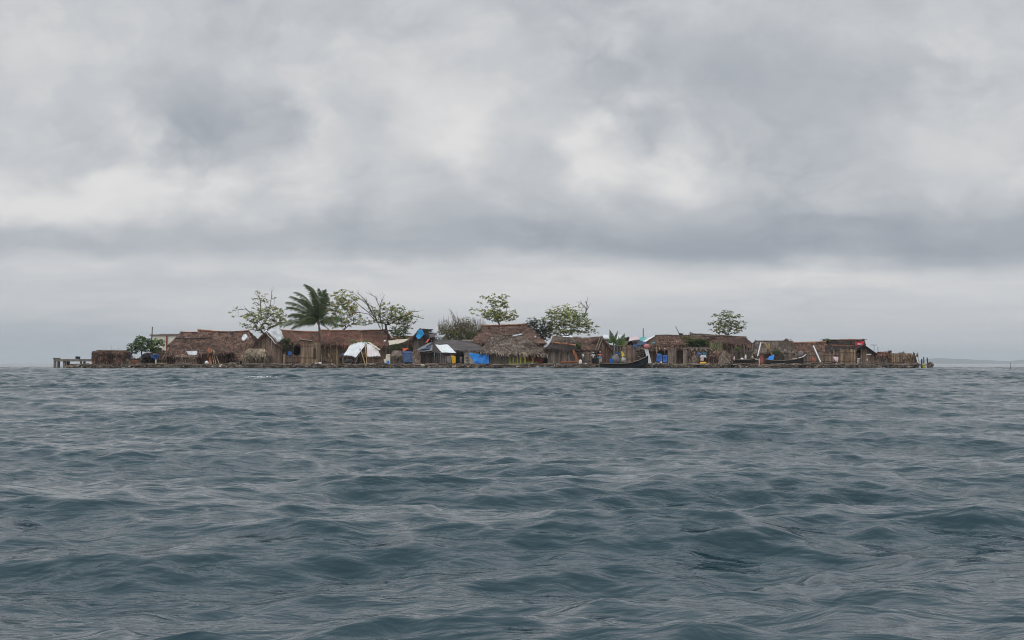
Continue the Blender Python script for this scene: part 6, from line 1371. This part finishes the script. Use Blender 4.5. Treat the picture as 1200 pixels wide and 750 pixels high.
# the cloud deck all round the horizon: a backdrop 33 km away whose cloud masses are worked out per direction
def cloud_backdrop():
    R_ = 33000.0
    az = np.radians(np.concatenate([np.linspace(-180, -32, 150)[:-1], np.linspace(-32, 32, 1300), np.linspace(32, 180, 150)[1:]]))
    el = np.radians(np.concatenate([[-2.0], np.linspace(-.2, 16, 420), np.linspace(16, 34, 90)[1:]]))
    A, E_ = np.meshgrid(az, el)
    px = 600 + F * np.where(np.abs(A) < .5, np.tan(np.clip(A, -.5, .5)), A * 1.0926)
    py = 426 - F * np.tan(E_) / np.maximum(np.cos(np.clip(A, -.5, .5)), .8)
    v_ = sky_value(px, np.clip(py, -700, 426))
    f_ = np.clip((np.degrees(E_) - 17) / 16, 0, 1); f_ = f_ * f_ * (3 - 2 * f_)
    v_ = v_ * (1 - f_) + TOPV * f_
    back = np.clip((np.abs(A) - 2.6) / .4, 0, 1); v_ = v_ * (1 - back) + .55 * back
    c_ = sky_colour(v_) * (1 + .1 * ZEN * 1.37 * np.clip(np.sin(E_) - .27, 0, 1))[..., None] * (1 + (TINT - 1) * np.clip(f_ * 1.6, 0, 1)[..., None])
    co = np.stack([R_ * np.sin(A), R_ * np.cos(A), R_ * np.tan(E_)], -1).reshape(-1, 3)
    nr, nc = A.shape
    i = np.arange((nr - 1) * nc).reshape(nr - 1, nc)[:, :-1].ravel(); fq = np.stack([i, i + nc, i + nc + 1, i + 1], -1).astype(np.int32)
    me = bpy.data.meshes.new('sky'); me.vertices.add(len(co)); me.vertices.foreach_set('co', co.astype(np.float32).ravel())
    me.loops.add(fq.size); me.loops.foreach_set('vertex_index', fq.ravel()); me.polygons.add(len(fq))
    me.polygons.foreach_set('loop_start', np.arange(0, fq.size, 4, dtype=np.int32)); me.polygons.foreach_set('loop_total', np.full(len(fq), 4, dtype=np.int32)); me.update(calc_edges=True)
    at = me.color_attributes.new('cloud', 'FLOAT_COLOR', 'POINT'); cc = np.ones((len(co), 4), dtype=np.float32); cc[:, :3] = c_.reshape(-1, 3); at.data.foreach_set('color', cc.ravel())
    m = bpy.data.materials.new('cloud_deck'); m.use_nodes = True; t = m.node_tree; t.nodes.clear()
    o_ = t.nodes.new('ShaderNodeOutputMaterial'); e = t.nodes.new('ShaderNodeEmission'); a = t.nodes.new('ShaderNodeAttribute'); a.attribute_name = 'cloud'
    t.links.new(a.outputs['Color'], e.inputs['Color']); t.links.new(e.outputs[0], o_.inputs['Surface']); m.cycles.emission_sampling = 'NONE'
    me.materials.append(m); o = bpy.data.objects.new('sky', me); col.objects.link(o); o['kind'] = 'structure'
cloud_backdrop()

sd = bpy.data.lights.new('sun', 'SUN'); sd.energy = 0.9; sd.angle = math.radians(25); sd.color = (1.0, .97, .93)
so = bpy.data.objects.new('sun', sd); col.objects.link(so)
# direction towards the sun matches the sky (rotation measured from +Y towards +X)
dirv = Vector((math.sin(SUN_AZ) * math.cos(SUN_EL), math.cos(SUN_AZ) * math.cos(SUN_EL), math.sin(SUN_EL)))
so.rotation_euler = dirv.to_track_quat('Z', 'Y').to_euler(); so.location = (0, 0, 60)

vs = sc.view_settings; sc.display_settings.display_device = 'sRGB'; vs.view_transform = 'Standard'; vs.look = 'None'; vs.exposure = 0; vs.gamma = 1; vs.use_curve_mapping = False
sc.cycles.max_bounces = 5; sc.cycles.diffuse_bounces = 3; sc.cycles.glossy_bounces = 3; sc.cycles.volume_bounces = 1; sc.cycles.use_denoising = DENOISE; sc.cycles.pixel_filter_type = 'BLACKMAN_HARRIS'; sc.cycles.filter_width = 1.05
